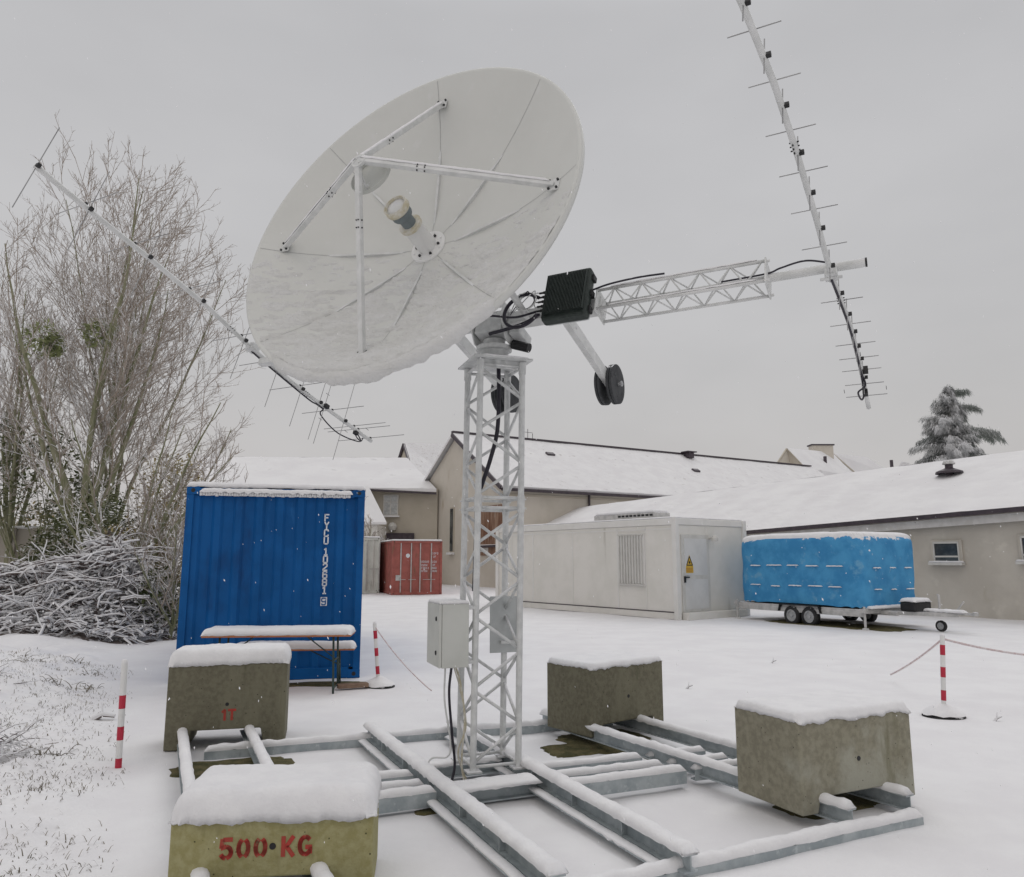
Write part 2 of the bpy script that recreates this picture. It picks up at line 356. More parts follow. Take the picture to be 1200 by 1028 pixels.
def patch(cx, cy, rx, ry, ang, seed):
    mb = MB(); n = 60; c, s_ = math.cos(ang), math.sin(ang); i0 = 0; rings = (0, .45, .8, .93, 1.0)
    for r_ in rings:
        for k in range(n):
            t = 2*math.pi*k/n; q = r_*(1+.16*nz(math.cos(t)*2+seed, math.sin(t)*2, seed)+.10*nz(math.cos(t)*7+seed, math.sin(t)*7))
            ex = abs(math.cos(t))**.6*math.copysign(1, math.cos(t)); ey = abs(math.sin(t))**.6*math.copysign(1, math.sin(t))
            x = cx + (ex*rx*c - ey*ry*s_)*q; y = cy + (ex*rx*s_ + ey*ry*c)*q
            lift = .010 if r_ < .9 else (.004 if r_ < .95 else -.02)
            mb.v.append((x, y, gh(x, y)+lift+.012*max(0, nz(x*8, y*8, seed))*(1 if r_ < .9 else 0)))
    for a in range(len(rings)-1):
        for k in range(n):
            p = a*n+k; q = a*n+(k+1) % n; mb.f.append((p, q, q+n, p+n))
    tag(mb.build('bare_turf', TURF, smooth=True), kind='structure')

# ------------------------------------------------------------------ steel frame on the ground
fr = empty('steel_base_frame', W(0, 0), 'snow-covered galvanised steel beam frame on the ground carrying the mast and the concrete blocks', 'frame')
def ibeam(mb, p0, p1, h=.15, w=.10, tw=.008, tf=.010):
    p0 = Vector(p0); p1 = Vector(p1); Z = Vector((0, 0, 1))
    mb.bar(p0+Z*(tf/2), p1+Z*(tf/2), w, tf); mb.bar(p0+Z*(h-tf/2), p1+Z*(h-tf/2), w, tf); mb.bar(p0+Z*(h/2), p1+Z*(h/2), tw, h-2*tf)
def channel(mb, p0, p1, h=.12, w=.06, side=1, t=.008):
    p0 = Vector(p0); p1 = Vector(p1); d = (p1-p0).normalized(); sd_ = d.cross(Vector((0,0,1)))*side; Z = Vector((0,0,1))
    mb.bar(p0+Z*(h/2)+sd_*(w/2), p1+Z*(h/2)+sd_*(w/2), t, h)
    for zz in (t/2, h-t/2): mb.bar(p0+Z*zz-sd_*(t/2+.001), p1+Z*zz-sd_*(t/2+.001), w-t, t)
sN = [0]
def beam(name, a, b, kind, z, h, w, sn=.045, sw=None, stiff=0):
    mb = MB(); a = Vector(a)+Vector((0,0,z)); b = Vector(b)+Vector((0,0,z))
    if kind == 'I': ibeam(mb, a, b, h, w)
    else: channel(mb, a, b, h, w, side=1)
    if stiff:
        d = (b-a)
        for k in range(1, stiff+1):
            c = a + d*(k/(stiff+1)); mb.box(c+Vector((0,0,h/2)), (.004, w/2-.002, h/2-.011), (d.normalized(), d.normalized().cross(Vector((0,0,1))), Vector((0,0,1))))
    o = mb.build(name, GALV, fr)
    s_ = MB(); sN[0] += 3.7; snow_strip(s_, a+Vector((0,0,h)), b+Vector((0,0,h)), (sw or w)*1.02, sn, seed=sN[0])
    s_.build('snow', SNOWC, o, smooth=True)
    return o
ZR = .062
beam('long_rail', W(-.53, 1.62), W(-.53, -2.10), 'I', ZR, .095, .09, sn=.045, sw=.105, stiff=5)
beam('long_rail', W(.235, 1.45), W(.235, -2.16), 'I', ZR, .095, .09, sn=.045, sw=.105, stiff=5)
beam('long_rail', W(-1.56, 2.35), W(-1.60, -2.25), 'I', ZR, .10, .075)
beam('long_rail', W(-2.12, 2.35), W(-2.14, -2.20), 'I', ZR, .10, .075)
beam('long_rail', W(1.22, 1.45), W(1.61, -2.0), 'I', ZR, .095, .08)
beam('long_rail', W(1.86, 1.35), W(2.19, -1.96), 'I', ZR, .095, .08)
beam('cross_beam', W(-2.3, -2.10), W(2.16, -2.03), 'C', -.055, .11, .07, sn=.055)
beam('cross_beam', W(-1.95, 1.66), W(1.95, 1.32), 'C', -.035, .10, .07, sn=.05)
for k, (v0, v1, hh) in enumerate(((.14, .10, .07), (-.12, -.16, .07), (-.40, -.42, .09))):
    beam('cross_beam', W(-1.50, v0), W(-.585, v1), 'C', .03, hh, .07, sn=.045)
    beam('cross_beam', W(.29, v0-.28), W(1.26+k*.02, v1-.30), 'C', .03, hh, .07, sn=.042)
    beam('cross_beam', W(1.36+.02*k, v0-.30), W(1.90+.02*k, v1-.31), 'C', .03, hh-.01, .06, sn=.035)
beam('cross_beam', W(-.48, -.44), W(.18, -.46), 'I', .02, .10, .11, sn=.035, sw=.2)
beam('cross_beam', W(-.48, .22), W(.18, .20), 'I', .02, .09, .11, sn=.03)

# long low snow ridges lying on the lower flanges
for (u, v0, v1, sgn, k) in ((-.53, 1.5, -2.0, -1, 1), (.235, 1.3, -2.05, -1, 2)):
    fl_ = MB(); fl_.bar(W(u+sgn*.060, v0, .056), W(u+sgn*.060, v1, .056), .13, .010); fl_.build('lower_flange', GALV, fr)
    s_ = MB(); snow_strip(s_, W(u+sgn*.088, v0, .060), W(u+sgn*.088, v1, .060), .068, .016, seed=k*9.1, hang=.02)
    s_.build('drift_snow', SNOWC, fr, smooth=True)

# ------------------------------------------------------------------ concrete ballast blocks
def stroke(mb, pts, w, fx, fy, o, nrm, off=.003, gap=None):
    """flat painted stroke; pts in glyph units already scaled"""
    for a, b in zip(pts[:-1], pts[1:]):
        a = Vector(a); b = Vector(b); d = (b-a); l = d.length
        if l < 1e-6: continue
        d.normalize(); n_ = Vector((-d.y, d.x)); a2 = a - d*(w*.28); b2 = b + d*(w*.28)
        q = [a2+n_*w/2, a2-n_*w/2, b2-n_*w/2, b2+n_*w/2]
        mb.poly([o + fx*p.x + fy*p.y + nrm*off for p in q])
def arc(cx, cy, rx, ry, a0, a1, n=8): return [(cx+rx*math.cos(R(a0+(a1-a0)*k/n)), cy+ry*math.sin(R(a0+(a1-a0)*k/n))) for k in range(n+1)]
GLY = {
 '5s': [[(.62, 1), (.22, 1)], [(.12, .98), (.08, .60)], [(.10, .55), (.30, .62)], arc(.34, .31, .28, .30, 75, -70), arc(.34, .31, .28, .30, -105, -150, 3)],
 '0s': [arc(.35, .5, .27, .47, 62, -62), arc(.35, .5, .27, .47, 118, 242)],
 'Ks': [[(.08, 0), (.08, 1)], [(.28, .52), (.62, 1)], [(.30, .46), (.64, 0)]],
 'Gs': [arc(.38, .5, .32, .47, 50, 85, 4), arc(.38, .5, .32, .47, 105, 255, 12), arc(.38, .5, .32, .47, 275, 325, 4), [(.45, .42), (.70, .42)], [(.66, .36), (.66, .12)]],
 '1s': [[(.10, .78), (.32, .98)], [(.34, .92), (.34, 0)]], 'Ts': [[(0, .95), (.66, .95)], [(.33, .86), (.33, 0)]],
 'F': [[(0, 0), (0, 1), (.6, 1)], [(0, .52), (.45, .52)]], 'Y': [[(0, 1), (.3, .5), (.6, 1)], [(.3, .5), (.3, 0)]],
 'C': [[(.6, .8), (.5, 1), (.1, 1), (0, .85), (0, .15), (.1, 0), (.5, 0), (.6, .2)]], 'U': [[(0, 1), (0, .12), (.1, 0), (.5, 0), (.6, .12), (.6, 1)]],
 '1': [[(.1, .8), (.33, 1), (.33, 0)], [(.1, 0), (.55, 0)]], '0': [[(.1, 0), (0, .12), (0, .88), (.1, 1), (.5, 1), (.6, .88), (.6, .12), (.5, 0), (.1, 0)]],
 '2': [[(0, .8), (.1, 1), (.5, 1), (.6, .85), (.6, .62), (0, .15), (0, 0), (.6, 0)]],
 '6': [[(.6, .85), (.5, 1), (.1, 1), (0, .85), (0, .12), (.1, 0), (.5, 0), (.6, .12), (.6, .45), (.5, .56), (0, .56)]],
 '8': [[(.1, .53), (0, .65), (0, .88), (.1, 1), (.5, 1), (.6, .88), (.6, .65), (.5, .53), (.1, .53), (0, .4), (0, .12), (.1, 0), (.5, 0), (.6, .12), (.6, .4), (.5, .53)]],
 '9': [[(0, .15), (.1, 0), (.5, 0), (.6, .12), (.6, .88), (.5, 1), (.1, 1), (0, .88), (0, .58), (.1, .46), (.6, .46)]],
}
def block(corner, ang, lx, ly, h, m, label, cap_h, text=None, seed=1, z0=.015, hole=True, lump=.03, over=.02, notch=.16, capf=None, text_z=.0):
    ax = Vector((math.cos(ang), math.sin(ang), 0)); ay = Vector((-ax.y, ax.x, 0)); c = Vector((corner[0], corner[1], z0))
    root = empty('concrete_block', c + ax*lx/2 + ay*ly/2, label, 'concrete block', 'concrete ballast blocks on the steel frame')
    Z = Vector((0, 0, 1)); nw = (.66 if notch > .1 else .76)*lx/1.03; n0 = (lx-nw)/2
    pts = [(0, 0), (n0, 0), (n0+.03, notch), (lx-n0-.03, notch), (lx-n0, 0), (lx, 0), (lx, h), (0, h)]
    mb = MB(); mb.prism([c + ax*x + Z*z for x, z in pts], ay*ly)
    # subdivided front face is not needed: pits and chips are in the material
    body = mb.build('body', m, root, bevel=.010, fix=True)
    if hole:
        hb = MB(); hc = c + ax*lx*.5 + Z*(h*.52 + text_z) - ay*.002
        hb.lathe([(.0, .001), (.015, .001), (.017, -.003)], hc, -ay, 16); hb.build('lifting_hole', BLACK, body)
    if text:
        if text == '1T': hh = .088; items = [('1s', lx*.5-.045), ('Ts', lx*.5+.017)]; zo = h*.52-.135; sw_ = .021
        else:
            hh = .085; x = .245; items = []; zo = h*.52+text_z-.045; sw_ = .021
            for g in ('5s', '0s', '0s', None, 'Ks', 'Gs'):
                if g is None: x += .052; continue
                items.append((g, x*lx)); x += .083
        for g, x_ in items:
            tb = MB()
            for st in GLY[g]: stroke(tb, [(px*hh, py*hh) for px, py in st], sw_, ax, Z, c + ax*x_ + Z*zo, -ay)
            tb.build('stencilled_character', STENCIL, root)
    sc_ = snow_cap(c + Z*h, ax, ay, lx, ly, cap_h, over, root, seed=seed, droop=.014, front_lump=lump, res=.014, rad=capf)
    return root
block((W(1.40, -1.80).x, W(1.40, -1.80).y), R(25), 1.05, .60, .575, CONC2, 'pale weathered concrete block with a thin snow sheet, nearest right on the beam frame', .055, seed=3, lump=.035, over=.006, capf=.05, z0=.08, notch=.095)
block((W(1.28, .60).x, W(1.28, .60).y), R(38), 1.0, .62, .61, CONC1, 'mossy brown concrete block behind the mast on the right, thin snow on top', .05, seed=8, lump=.02, over=.006, capf=.05, z0=.08, notch=.095)
block((-3.09, 7.0), R(14), 1.03, .62, .73, CONC1, 'mossy concrete block marked 1T in front of the blue container', .13, text='1T', seed=5, lump=.0, over=.012, capf=.075)
block((-1.68, 3.95), R(7), .985, .56, .40, CONC3, 'low yellowish concrete block stencilled 500 KG under thick snow in the foreground', .135, text='500', seed=2, lump=.022, over=.016, notch=.13, capf=.09, text_z=.065)
for q in ((W(1.55, .75), .45, .45, 1), (W(-1.75, 1.3), .50, .30, 2), (W(1.95, -1.5), .42, .22, 3), (W(1.15, .62), .36, .22, 4), (W(1.62, .30), .12, .30, 5), (W(-.62, -.46), .12, .06, 6), (W(.32, -.62), .12, .07, 7)):
    patch(q[0].x, q[0].y, q[1], q[2], A25, q[3]*3.3)
patch(-2.75, 10.62, .85, .22, .2, 12)

# ------------------------------------------------------------------ lattice mast
TH = R(20); MX = Vector((math.cos(TH), math.sin(TH), 0)); MY = Vector((-MX.y, MX.x, 0)); ZU = Vector((0, 0, 1))
MC = Vector((-.185, 6.13, 0)); TILT = Vector((.012, 0, 0))
def M(x, y, z): return MC + MX*x + MY*y + ZU*z + TILT*z
mast = empty('lattice_mast', MC+ZU*.15, 'tall white four-legged aluminium lattice mast carrying the dish', 'mast')
hs = .18
segs = ((.135, 2.14), (2.145, 3.30))
for si, (z0, z1) in enumerate(segs):
    for (a, b) in ((-1,-1), (1,-1), (1,1), (-1,1)):
        mb = MB(); mb.tube([M(a*hs, b*hs, z0), M(a*hs, b*hs, z1)], .025, 14)
        if si == 0:
            mb.box(M(a*hs, b*hs, .141), (.055, .055, .006), (MX, MY, ZU)); mb.tube([M(a*hs, b*hs, 2.07), M(a*hs, b*hs, 2.20)], .031, 12)
            for zz in (2.10, 2.17): mb.tube([M(a*hs-.045, b*hs, zz), M(a*hs+.045, b*hs, zz)], .006, 6)
        else: mb.tube([M(a*hs, b*hs, 3.2), M(a*hs, b*hs, 3.295)], .031, 12)
        mb.build('leg', MASTM, mast, smooth=False)
    np_ = 7 if si == 0 else 4
    zz0 = z0+.05; zz1 = z1-.06; dz = (zz1-zz0)/np_
    for fi, ((a0, b0), (a1, b1)) in enumerate((((-1,-1), (1,-1)), ((1,-1), (1,1)), ((1,1), (-1,1)), ((-1,1), (-1,-1)))):
        mb = MB()
        for k in range(np_):
            l_ = (k % 2 == 0)
            if fi % 2: l_ = not l_
            pa = M(a0*hs, b0*hs, zz0+k*dz+.012); pb = M(a1*hs, b1*hs, zz0+(k+1)*dz-.012)
            if not l_: pa = M(a1*hs, b1*hs, zz0+k*dz+.012); pb = M(a0*hs, b0*hs, zz0+(k+1)*dz-.012)
            mb.tube([pa, pb], .0125, 8)
        for zr in (zz0-.015, zz1+.02): mb.tube([M(a0*hs, b0*hs, zr), M(a1*hs, b1*hs, zr)], .0125, 8)
        mb.build('bracing', MASTM, mast, smooth=True)
pl = MB(); pl.box(M(0, 0, 3.312), (.25, .25, .008), (MX, MY, ZU)); pl.box(M(0, -hs+.01, 3.27), (hs-.03, .004, .035), (MX, MY, ZU))
for (x_, y_) in ((-.21, -.21), (.21, -.21), (.21, .21), (-.21, .21)): pl.tube([M(x_, y_, 3.30), M(x_, y_, 3.335)], .011, 6)
tp = pl.build('top_plate', MASTM, mast, bevel=.002)
sm = MB(); snow_strip(sm, M(-.18, -.235, 3.32), M(.2, -.235, 3.32), .03, .012, 4); sm.build('snow', SNOWC, tp, smooth=True)

# ------------------------------------------------------------------ rotator, cross arm, counterweights
nV = Vector((-.4437, -.8333, .3297)).normalized(); wV = Vector((.8829, -.4696, 0)).normalized(); bV = wV.cross(nV); uV = -bV
E = Vector((-.15, 6.13, 3.665))
def Q(s_, t=0.0, h=0.0): return E + wV*s_ + nV*t + uV*h
rot = empty('antenna_rotator', E, 'white azimuth elevation rotator with cross arm and twin counterweight arms on the mast head', 'rotator')
mb = MB(); hc = Vector((-.15, 6.13, 3.32))
mb.lathe([(0, 0), (.17, 0), (.17, .03), (.12, .035), (.12, .10), (.15, .105), (.15, .14), (.10, .15), (.09, .20), (0, .20)], hc, ZU, 28)
mb.build('azimuth_drive', MASTM, rot)
mb = MB()
for s_ in (-.15, .15):
    p = E + wV*s_
    mb.prism([p + nV*.14 + uV*.10 - wV*.006, p - nV*.12 + uV*.10 - wV*.006, p - nV*.10 - ZU*.12 - wV*.006, p - ZU*.20 - nV*.03 - wV*.006, p - ZU*.20 + nV*.08 - wV*.006, p + nV*.16 - uV*.04 - wV*.006], wV*.012)
    for (a, b) in ((.07, .05), (-.06, .05), (.02, -.05)): mb.lathe([(0, .02), (.013, .02), (.013, -.02), (0, -.02)], p + nV*a + uV*b, wV, 8)
mb.build('yoke_plate', ALU, rot, fix=True)
mb = MB(); mb.box(E - ZU*.03, (.13, .09, .10), (wV, nV, uV)); mb.lathe([(.075, -.16), (.075, .16)], E, wV, 20); mb.box(E + wV*.22 + ZU*(-.10) - nV*.06, (.05, .11, .045), (wV, nV, uV))
mb.build('gear_housing', MASTM, rot, bevel=.01)
mb = MB(); mb.lathe([(.0, .0), (.04, 0), (.04, .16), (.0, .16)], E + wV*.17 - ZU*.19 - nV*.02, (wV - ZU*.35).normalized(), 14); mb.build('drive_motor', BLACK, rot)
mb = MB(); mb.bar(Q(-2.72), Q(-.16), .07, .07, uV); mb.build('left_boom_tube', ALU, rot, bevel=.004)
mb = MB(); mb.bar(Q(.16), Q(.98), .10, .115, uV); mb.build('box_tube', ALU, rot, bevel=.004)
# tapering hub frame to the back of the dish
DV = Vector((-.677, 5.798, 4.204)); DR = 1.48; DD = .430
mb = MB()
for (s_, h) in ((-.62, .45), (0.05, .45), (-.62, -.1), (.35, -.1)):
    mb.tube([Q(max(-.35, min(.35, s_)), .02, h*.35), Q(s_, .66+.15*abs(h-.3), h+.1)], .028, 8)
mb.lathe([(.10, .02), (.20, .12), (.28, .20), (.28, .24)], DV - nV*.30, nV, 24)
mb.build('dish_bracket', ALU, rot)
for s_, t0, t1 in ((.62, .05, -1.16), (-.44, .52, -1.12)):
    mb = MB(); mb.bar(Q(s_, t0, .02), Q(s_, t1, .02), .055, .105, uV)
    for t in (t0-.05, t0-.3, .06, -.06): mb.lathe([(0, .036), (.012, .036), (.012, -.036), (0, -.036)], Q(s_, t, .02), wV, 8)
    arm = mb.build('counterweight_arm', ALU, rot, bevel=.003)
    wc = Q(s_, t1+.02, .0)
    for k, sx in enumerate((-1, 1)):
        for j in range(2):
            mb = MB(); x0 = sx*(.030+j*.028); r0 = .185 if not (k == 0 and j == 1) else .182
            mb.lathe([(0, 0), (.03, 0), (.03, .004), (r0*.62, .004), (r0*.66, -.003), (r0*.94, -.003), (r0, .003), (r0, .023), (r0*.94, .026), (.03, .026), (0, .026)], wc + wV*(x0 if sx > 0 else x0-.026), wV, 40)
            for a in range(3):
                t = a*2*math.pi/3+.4; q = wc + nV*(.115*math.cos(t)) + uV*(.115*math.sin(t))
                mb.lathe([(0, .029), (.016, .029), (.018, .020)], q + wV*(x0 if sx > 0 else x0-.026), wV, 10)
            mb.build('weight_disc', WEIGHT, arm)
    mb = MB(); mb.lathe([(0, -.12), (.013, -.12), (.013, .13), (0, .13)], wc, wV, 8); mb.lathe([(0, .112), (.028, .112), (.028, .124), (0, .124)], wc, wV, 6); mb.lathe([(0, -.124), (.028, -.124), (.028, -.112), (0, -.112)], wc, wV, 6); mb.build('through_bolt', RIM, arm)
# truss arm
T0, T1, hw = .97, 2.22, .088
tr = MB()
CN = [(-1, -1), (1, -1), (1, 1), (-1, 1)]
for a, b in CN: tr.tube([Q(T0, a*hw, b*hw), Q(T1, a*hw, b*hw)], .013, 8)
nseg = 11
for i in range(4):
    (a0, b0), (a1, b1) = CN[i], CN[(i+1) % 4]
    for k in range(nseg):
        sa = T0+.02+(T1-T0-.04)*k/nseg; sb = T0+.02+(T1-T0-.04)*(k+1)/nseg
        if (k+i) % 2: tr.tube([Q(sa, a0*hw, b0*hw), Q(sb, a1*hw, b1*hw)], .0065, 6)
        else: tr.tube([Q(sa, a1*hw, b1*hw), Q(sb, a0*hw, b0*hw)], .0065, 6)
tro = tr.build('truss_arm', ALU, rot, smooth=True)
mb = MB(); mb.box(Q(T1+.008), (.006, .108, .108), (wV, nV, uV)); mb.build('end_plate', ALU, rot, bevel=.002)
mb = MB(); mb.box(Q(T0-.008), (.006, .108, .108), (wV, nV, uV))
for a, b in CN: mb.tube([Q(T1-.01, a*hw*.98, b*hw*.98), Q(T1+.035, a*hw*.98, b*hw*.98)], .011, 6)
mb.build('end_plate', ALU, rot, bevel=.002)
sm = MB(); snow_strip(sm, Q(T0+.1, hw, hw)+ZU*.012, Q(T1-.05, hw, hw)+ZU*.012, .022, .012, 14, hang=.004); snow_strip(sm, Q(T0+.1, hw, -hw)+ZU*.012, Q(T1-.05, hw, -hw)+ZU*.012, .022, .012, 21, hang=.004)
sm.build('snow', SNOWC, tro, smooth=True)
mb = MB(); mb.tube([Q(T1+.01), Q(2.86)], .031, 20); mb.build('outer_pipe', ALU, rot, smooth=False)
mb = MB(); mb.tube([Q(2.855), Q(2.867)], .0318, 20); mb.build('pipe_cap', BLACK, rot)

# ------------------------------------------------------------------ radio box on the arm
bc = Q(.735, .15, .035)
rb = empty('radio_box', bc, 'black ribbed electronics case bolted on the cross arm', 'electronics box')
mb = MB(); mb.box(bc - nV*.012, (.19, .048, .225), (wV, nV, uV)); case = mb.build('case', BOXM, rb, bevel=.02)
mb = MB()
for k in range(27):
    s_ = -.165+k*.0127; mb.box(bc + nV*.050 + wV*s_, (.0032, .018, .185), (wV, nV, uV))
mb.build('cooling_ribs', BOXM, case)
mb = MB(); mb.box(bc - nV*.075, (.175, .02, .20), (wV, nV, uV)); mb.build('back_cover', SHEET, rb, bevel=.01)
mb = MB()
for k in range(3):
    for sx in (-1, 1): mb.box(bc + wV*(sx*.197) - nV*.03 + uV*(-.15+k*.15), (.012, .03, .026), (wV, nV, uV))
mb.build('latch', BLACK, rb, bevel=.005)
con = []
for k in range(5):
    p = bc - wV*.205 + uV*(.08-k*.045) - nV*.005; con.append(p - wV*.05)
    mb = MB(); mb.tube([p + wV*.02, p - wV*.018], .012, 10); mb.tube([p - wV*.018, p - wV*.055], .0085, 10); mb.build('connector', BLACK, rb)

def curve(pts, n=10):
    pts = [Vector(p) for p in pts]; out_ = []
    ext = [pts[0]*2-pts[1]] + pts + [pts[-1]*2-pts[-2]]
    for i in range(1, len(ext)-2):
        p0, p1, p2, p3 = ext[i-1:i+3]
        for k in range(n):
            t = k/n; out_.append(.5*((2*p1)+(p2-p0)*t+(2*p0-5*p1+4*p2-p3)*t*t+(3*p1-p0-3*p2+p3)*t**3))
    out_.append(pts[-1]); return out_
def cable(name, pts, r, m, label, parent=None, group=None, n=10):
    mb = MB(); mb.tube(curve(pts, n), r, 8)
    if parent: return mb.build(name, m, parent, smooth=True)
    o = mb.build(name, m, origin=pts[0], smooth=True); tag(o, label, 'cable', group); return o
lc = bc - wV*.36 - uV*.06 + nV*.06
def ring(c, r, a0, a1, n=14, sk=0): return [c + wV*(r*math.cos(R(a0+(a1-a0)*k/n))) + uV*(r*math.sin(R(a0+(a1-a0)*k/n))) + nV*(sk*k/n) for k in range(n+1)]
cable('cable', [con[1]] + ring(lc - uV*.07 + wV*.02, .165, 80, 330, 10, .03) + [lc + wV*.12 - uV*.10 - nV*.05, lc - wV*.02 - uV*.16 - nV*.05, E + wV*.02 - ZU*.16 + nV*.12], .0155, CABLE, 'thick black cable looped between radio box and mast head')
grp = 'thin grey coax loops beside the radio box'
for k, (ci, rr) in enumerate(((0, .085), (2, .075), (3, .082))):
    cable('cable', [con[ci], con[ci]-wV*.03+uV*.01] + ring(lc + uV*(.01) + wV*(.03+.01*k), rr, 60, 60+440-40*k, 16, .03) + [E + wV*.16 + nV*.05], .0045, ALU if k != 1 else CABLE, ('topmost thin grey coax loop beside the radio box', 'thin black coax loop between the two grey ones', 'lowest thin grey coax loop beside the radio box')[k], group=grp)
cable('cable', [con[4], con[4]-wV*.2-uV*.02, E + nV*.16 - wV*.0 - uV*.03, E - wV*.35 + nV*.35 - uV*.16, E - wV*.55 + nV*.55 - uV*.12], .010, CABLE, 'black cable running from radio box along the underside of the dish')
cable('cable', [bc + wV*.19 + uV*.03 - nV*.02, bc + wV*.35 + uV*.045, Q(1.3, .12, .12), Q(1.5, .11, .12)], .008, CABLE, 'black cable leaving the right side of the radio box')
cable('cable', [Q(1.9, .0, .04), Q(T1, .03, .02), Q(T1+.1, .03, .05), Q(T1+.26, .02, .085), Q(T1+.42, .02, .03)], .007, CABLE, 'black cable arching over the outer pipe past the truss end')
cable('cable', [M(.0, -.10, 3.30), M(.0, -.12, 3.0), M(-.01, -.12, 2.72), M(-.05, -.08, 2.5), M(-.12, -.1, 2.3), M(-.17, -.13, 2.15), M(-.165, -.10, 1.9), M(-.16, -.06, 1.45)], .017, CABLE, 'thick black cable hanging inside the top of the mast')

# ------------------------------------------------------------------ dish
dish = empty('satellite_dish', DV, 'large white parabolic dish with snow lying in its lower half', 'satellite dish')
aV = nV.cross(ZU).normalized(); dU = aV.cross(nV)   # aV horizontal, dU up in the dish plane
def D(r, t, off=0.0):
    z = DD*(r/DR)**2; sl = 2*DD*r/DR**2; nn = math.sqrt(1+sl*sl)
    rad = aV*math.cos(t) + dU*math.sin(t)
    return DV + nV*(z + off/nn) + rad*(r - off*sl/nn)
mb = MB(); NR, NT = 40, 128
mb.grid(lambda i, j: D(.09+(DR-.09)*j, 2*math.pi*i), NT, NR)
mb.grid(lambda i, j: D(.09+(DR-.09)*j, -2*math.pi*i, -.012), NT, NR)
rim_prof = [(0, 0), (.012, .006), (.030, .002), (.034, -.02), (.030, -.05), (0, -.05), (-.004, -.012)]
def rimf(i, j):
    k = j*(len(rim_prof)-1); a = int(min(k, len(rim_prof)-2)); f = k-a; p = [rim_prof[a][q]*(1-f)+rim_prof[a+1][q]*f for q in (0, 1)]
    t = 2*math.pi*i; rad = aV*math.cos(t)+dU*math.sin(t); return D(DR, t) + rad*p[0] + nV*p[1]
mb.grid(rimf, NT, len(rim_prof)-1)
refl = mb.build('reflector', DISHM, dish, smooth=True)
for k in range(8):
    mb = MB(); t0 = k*math.pi/4
    mb.grid(lambda i, j: D(.12+(DR-.12)*j, t0 + (i-.5)*.0034/(.12+(DR-.12)*j), .0025), 1, 24); mb.build('seam', DARKSEAM, refl)
    mb = MB(); mb.bar(D(.2, t0, -.03), D(1.0, t0, -.035), .02, .05, nV); mb.bar(D(1.0, t0, -.035), D(1.47, t0, -.035), .02, .05, nV); mb.build('back_rib', ALU, dish)
mb = MB(); mb.lathe([(0, .02), (.155, .02), (.16, .014), (.16, .0), (.15, -.02)], DV, nV, 40)
for k in range(8):
    t = k*math.pi/4+.3; mb.lathe([(0, .028), (.008, .028), (.009, .018)], DV + aV*.13*math.cos(t) + dU*.13*math.sin(t), nV, 8)
mb.build('hub_flange', WHITEP, dish)
mb = MB()
for k in range(6):
    t = k*math.pi/3; mb.lathe([(0, .033), (.011, .033), (.012, .018)], DV + aV*.105*math.cos(t) + dU*.105*math.sin(t), nV, 8)
mb.build('flange_bolt', BLACK, dish)
mb = MB(); mb.lathe([(.082, .02), (.082, .262), (.06, .265), (0, .265)], DV, nV, 32); mb.build('feed_tube', WHITEP, dish)
mb = MB(); mb.lathe([(.085, .255), (.096, .258), (.098, .285), (.075, .29), (.05, .29)], DV, nV, 28)
mb.build('feed_collar', FEEDY, dish)
mb = MB(); mb.lathe([(.058, .28), (.058, .36), (.055, .37), (.080, .375), (.086, .39), (.086, .43), (.07, .44)], DV, nV, 28); mb.build('feed_horn', FEEDG, dish)
mb = MB(); mb.lathe([(.075, .435), (.098, .44), (.105, .46), (.10, .495), (.088, .50), (.082, .485), (.08, .478)], DV, nV, 32); fr_ = mb.build('feed_ring', FEEDY, dish, smooth=True)
mb = MB(); mb.lathe([(0, .487), (.05, .486), (.082, .480), (.084, .47)], DV, nV, 28); mb.build('feed_window', WHITEP, dish, smooth=True)
AP = DV + nV*.96
legs_t = [math.pi/2*k + .03 for k in range(4)]
for k, t in enumerate(legs_t):
    foot = D(1.285, t, .02); p0 = AP + (foot-AP).normalized()*.02
    mb = MB(); mb.bar(p0, foot, .040, .040, nV)
    mb.box(foot, (.045, .05, .006), (aV*math.cos(t)+dU*math.sin(t), dU*math.cos(t)-aV*math.sin(t), nV))
    so = mb.build('feed_strut', ALU, dish, bevel=.003)
    s_ = MB(); d_ = foot-p0
    if abs(d_.normalized().z) < .93:
        snow_strip(s_, p0 + ZU*.018, foot - d_*.02 + ZU*.018, .038, .022, seed=k*5, hang=.004); s_.build('snow', SNOWC, so, smooth=True)
    b_ = MB(); m_ = p0.lerp(foot, .30); dd = d_.normalized(); cc = dd.cross(nV).normalized(); pp = dd.cross(cc)
    for q in (0, .055):
        for c_ in (-1, 1):
            for w_ in (-1, 1): b_.tube([m_+dd*q + pp*(w_*.019)+cc*c_*.009, m_+dd*q + pp*(w_*.027)+cc*c_*.009], .005, 6)
            b_.tube([m_+dd*q + cc*(c_*.019), m_+dd*q + cc*(c_*.027)], .006, 6)
    for q in (-1, 1):
        tdir = (dU*math.cos(t)-aV*math.sin(t)); rdir = (aV*math.cos(t)+dU*math.sin(t))
        for g_ in (-1, 1): b_.lathe([(0, .018), (.009, .018), (.010, .004)], foot + tdir*(q*.036) + rdir*(g_*.030), nV, 8)
    b_.build('strut_bolt', BLACK, so)
mb = MB(); mb.lathe([(0, 0), (.06, 0), (.06, .02), (.0, .02)], AP - nV*.02, nV, 20)
for k in range(3):
    t = k*2*math.pi/3+.5; d_ = aV*math.cos(t)+dU*math.sin(t); mb.tube([AP - nV*.02 + d_*.045, AP - nV*.14 + d_*.12], .007, 6); mb.tube([AP - nV*.10 + d_*.12, AP - nV*.165 + d_*.12], .009, 6)
mb.build('subreflector_mount', ALU, dish)
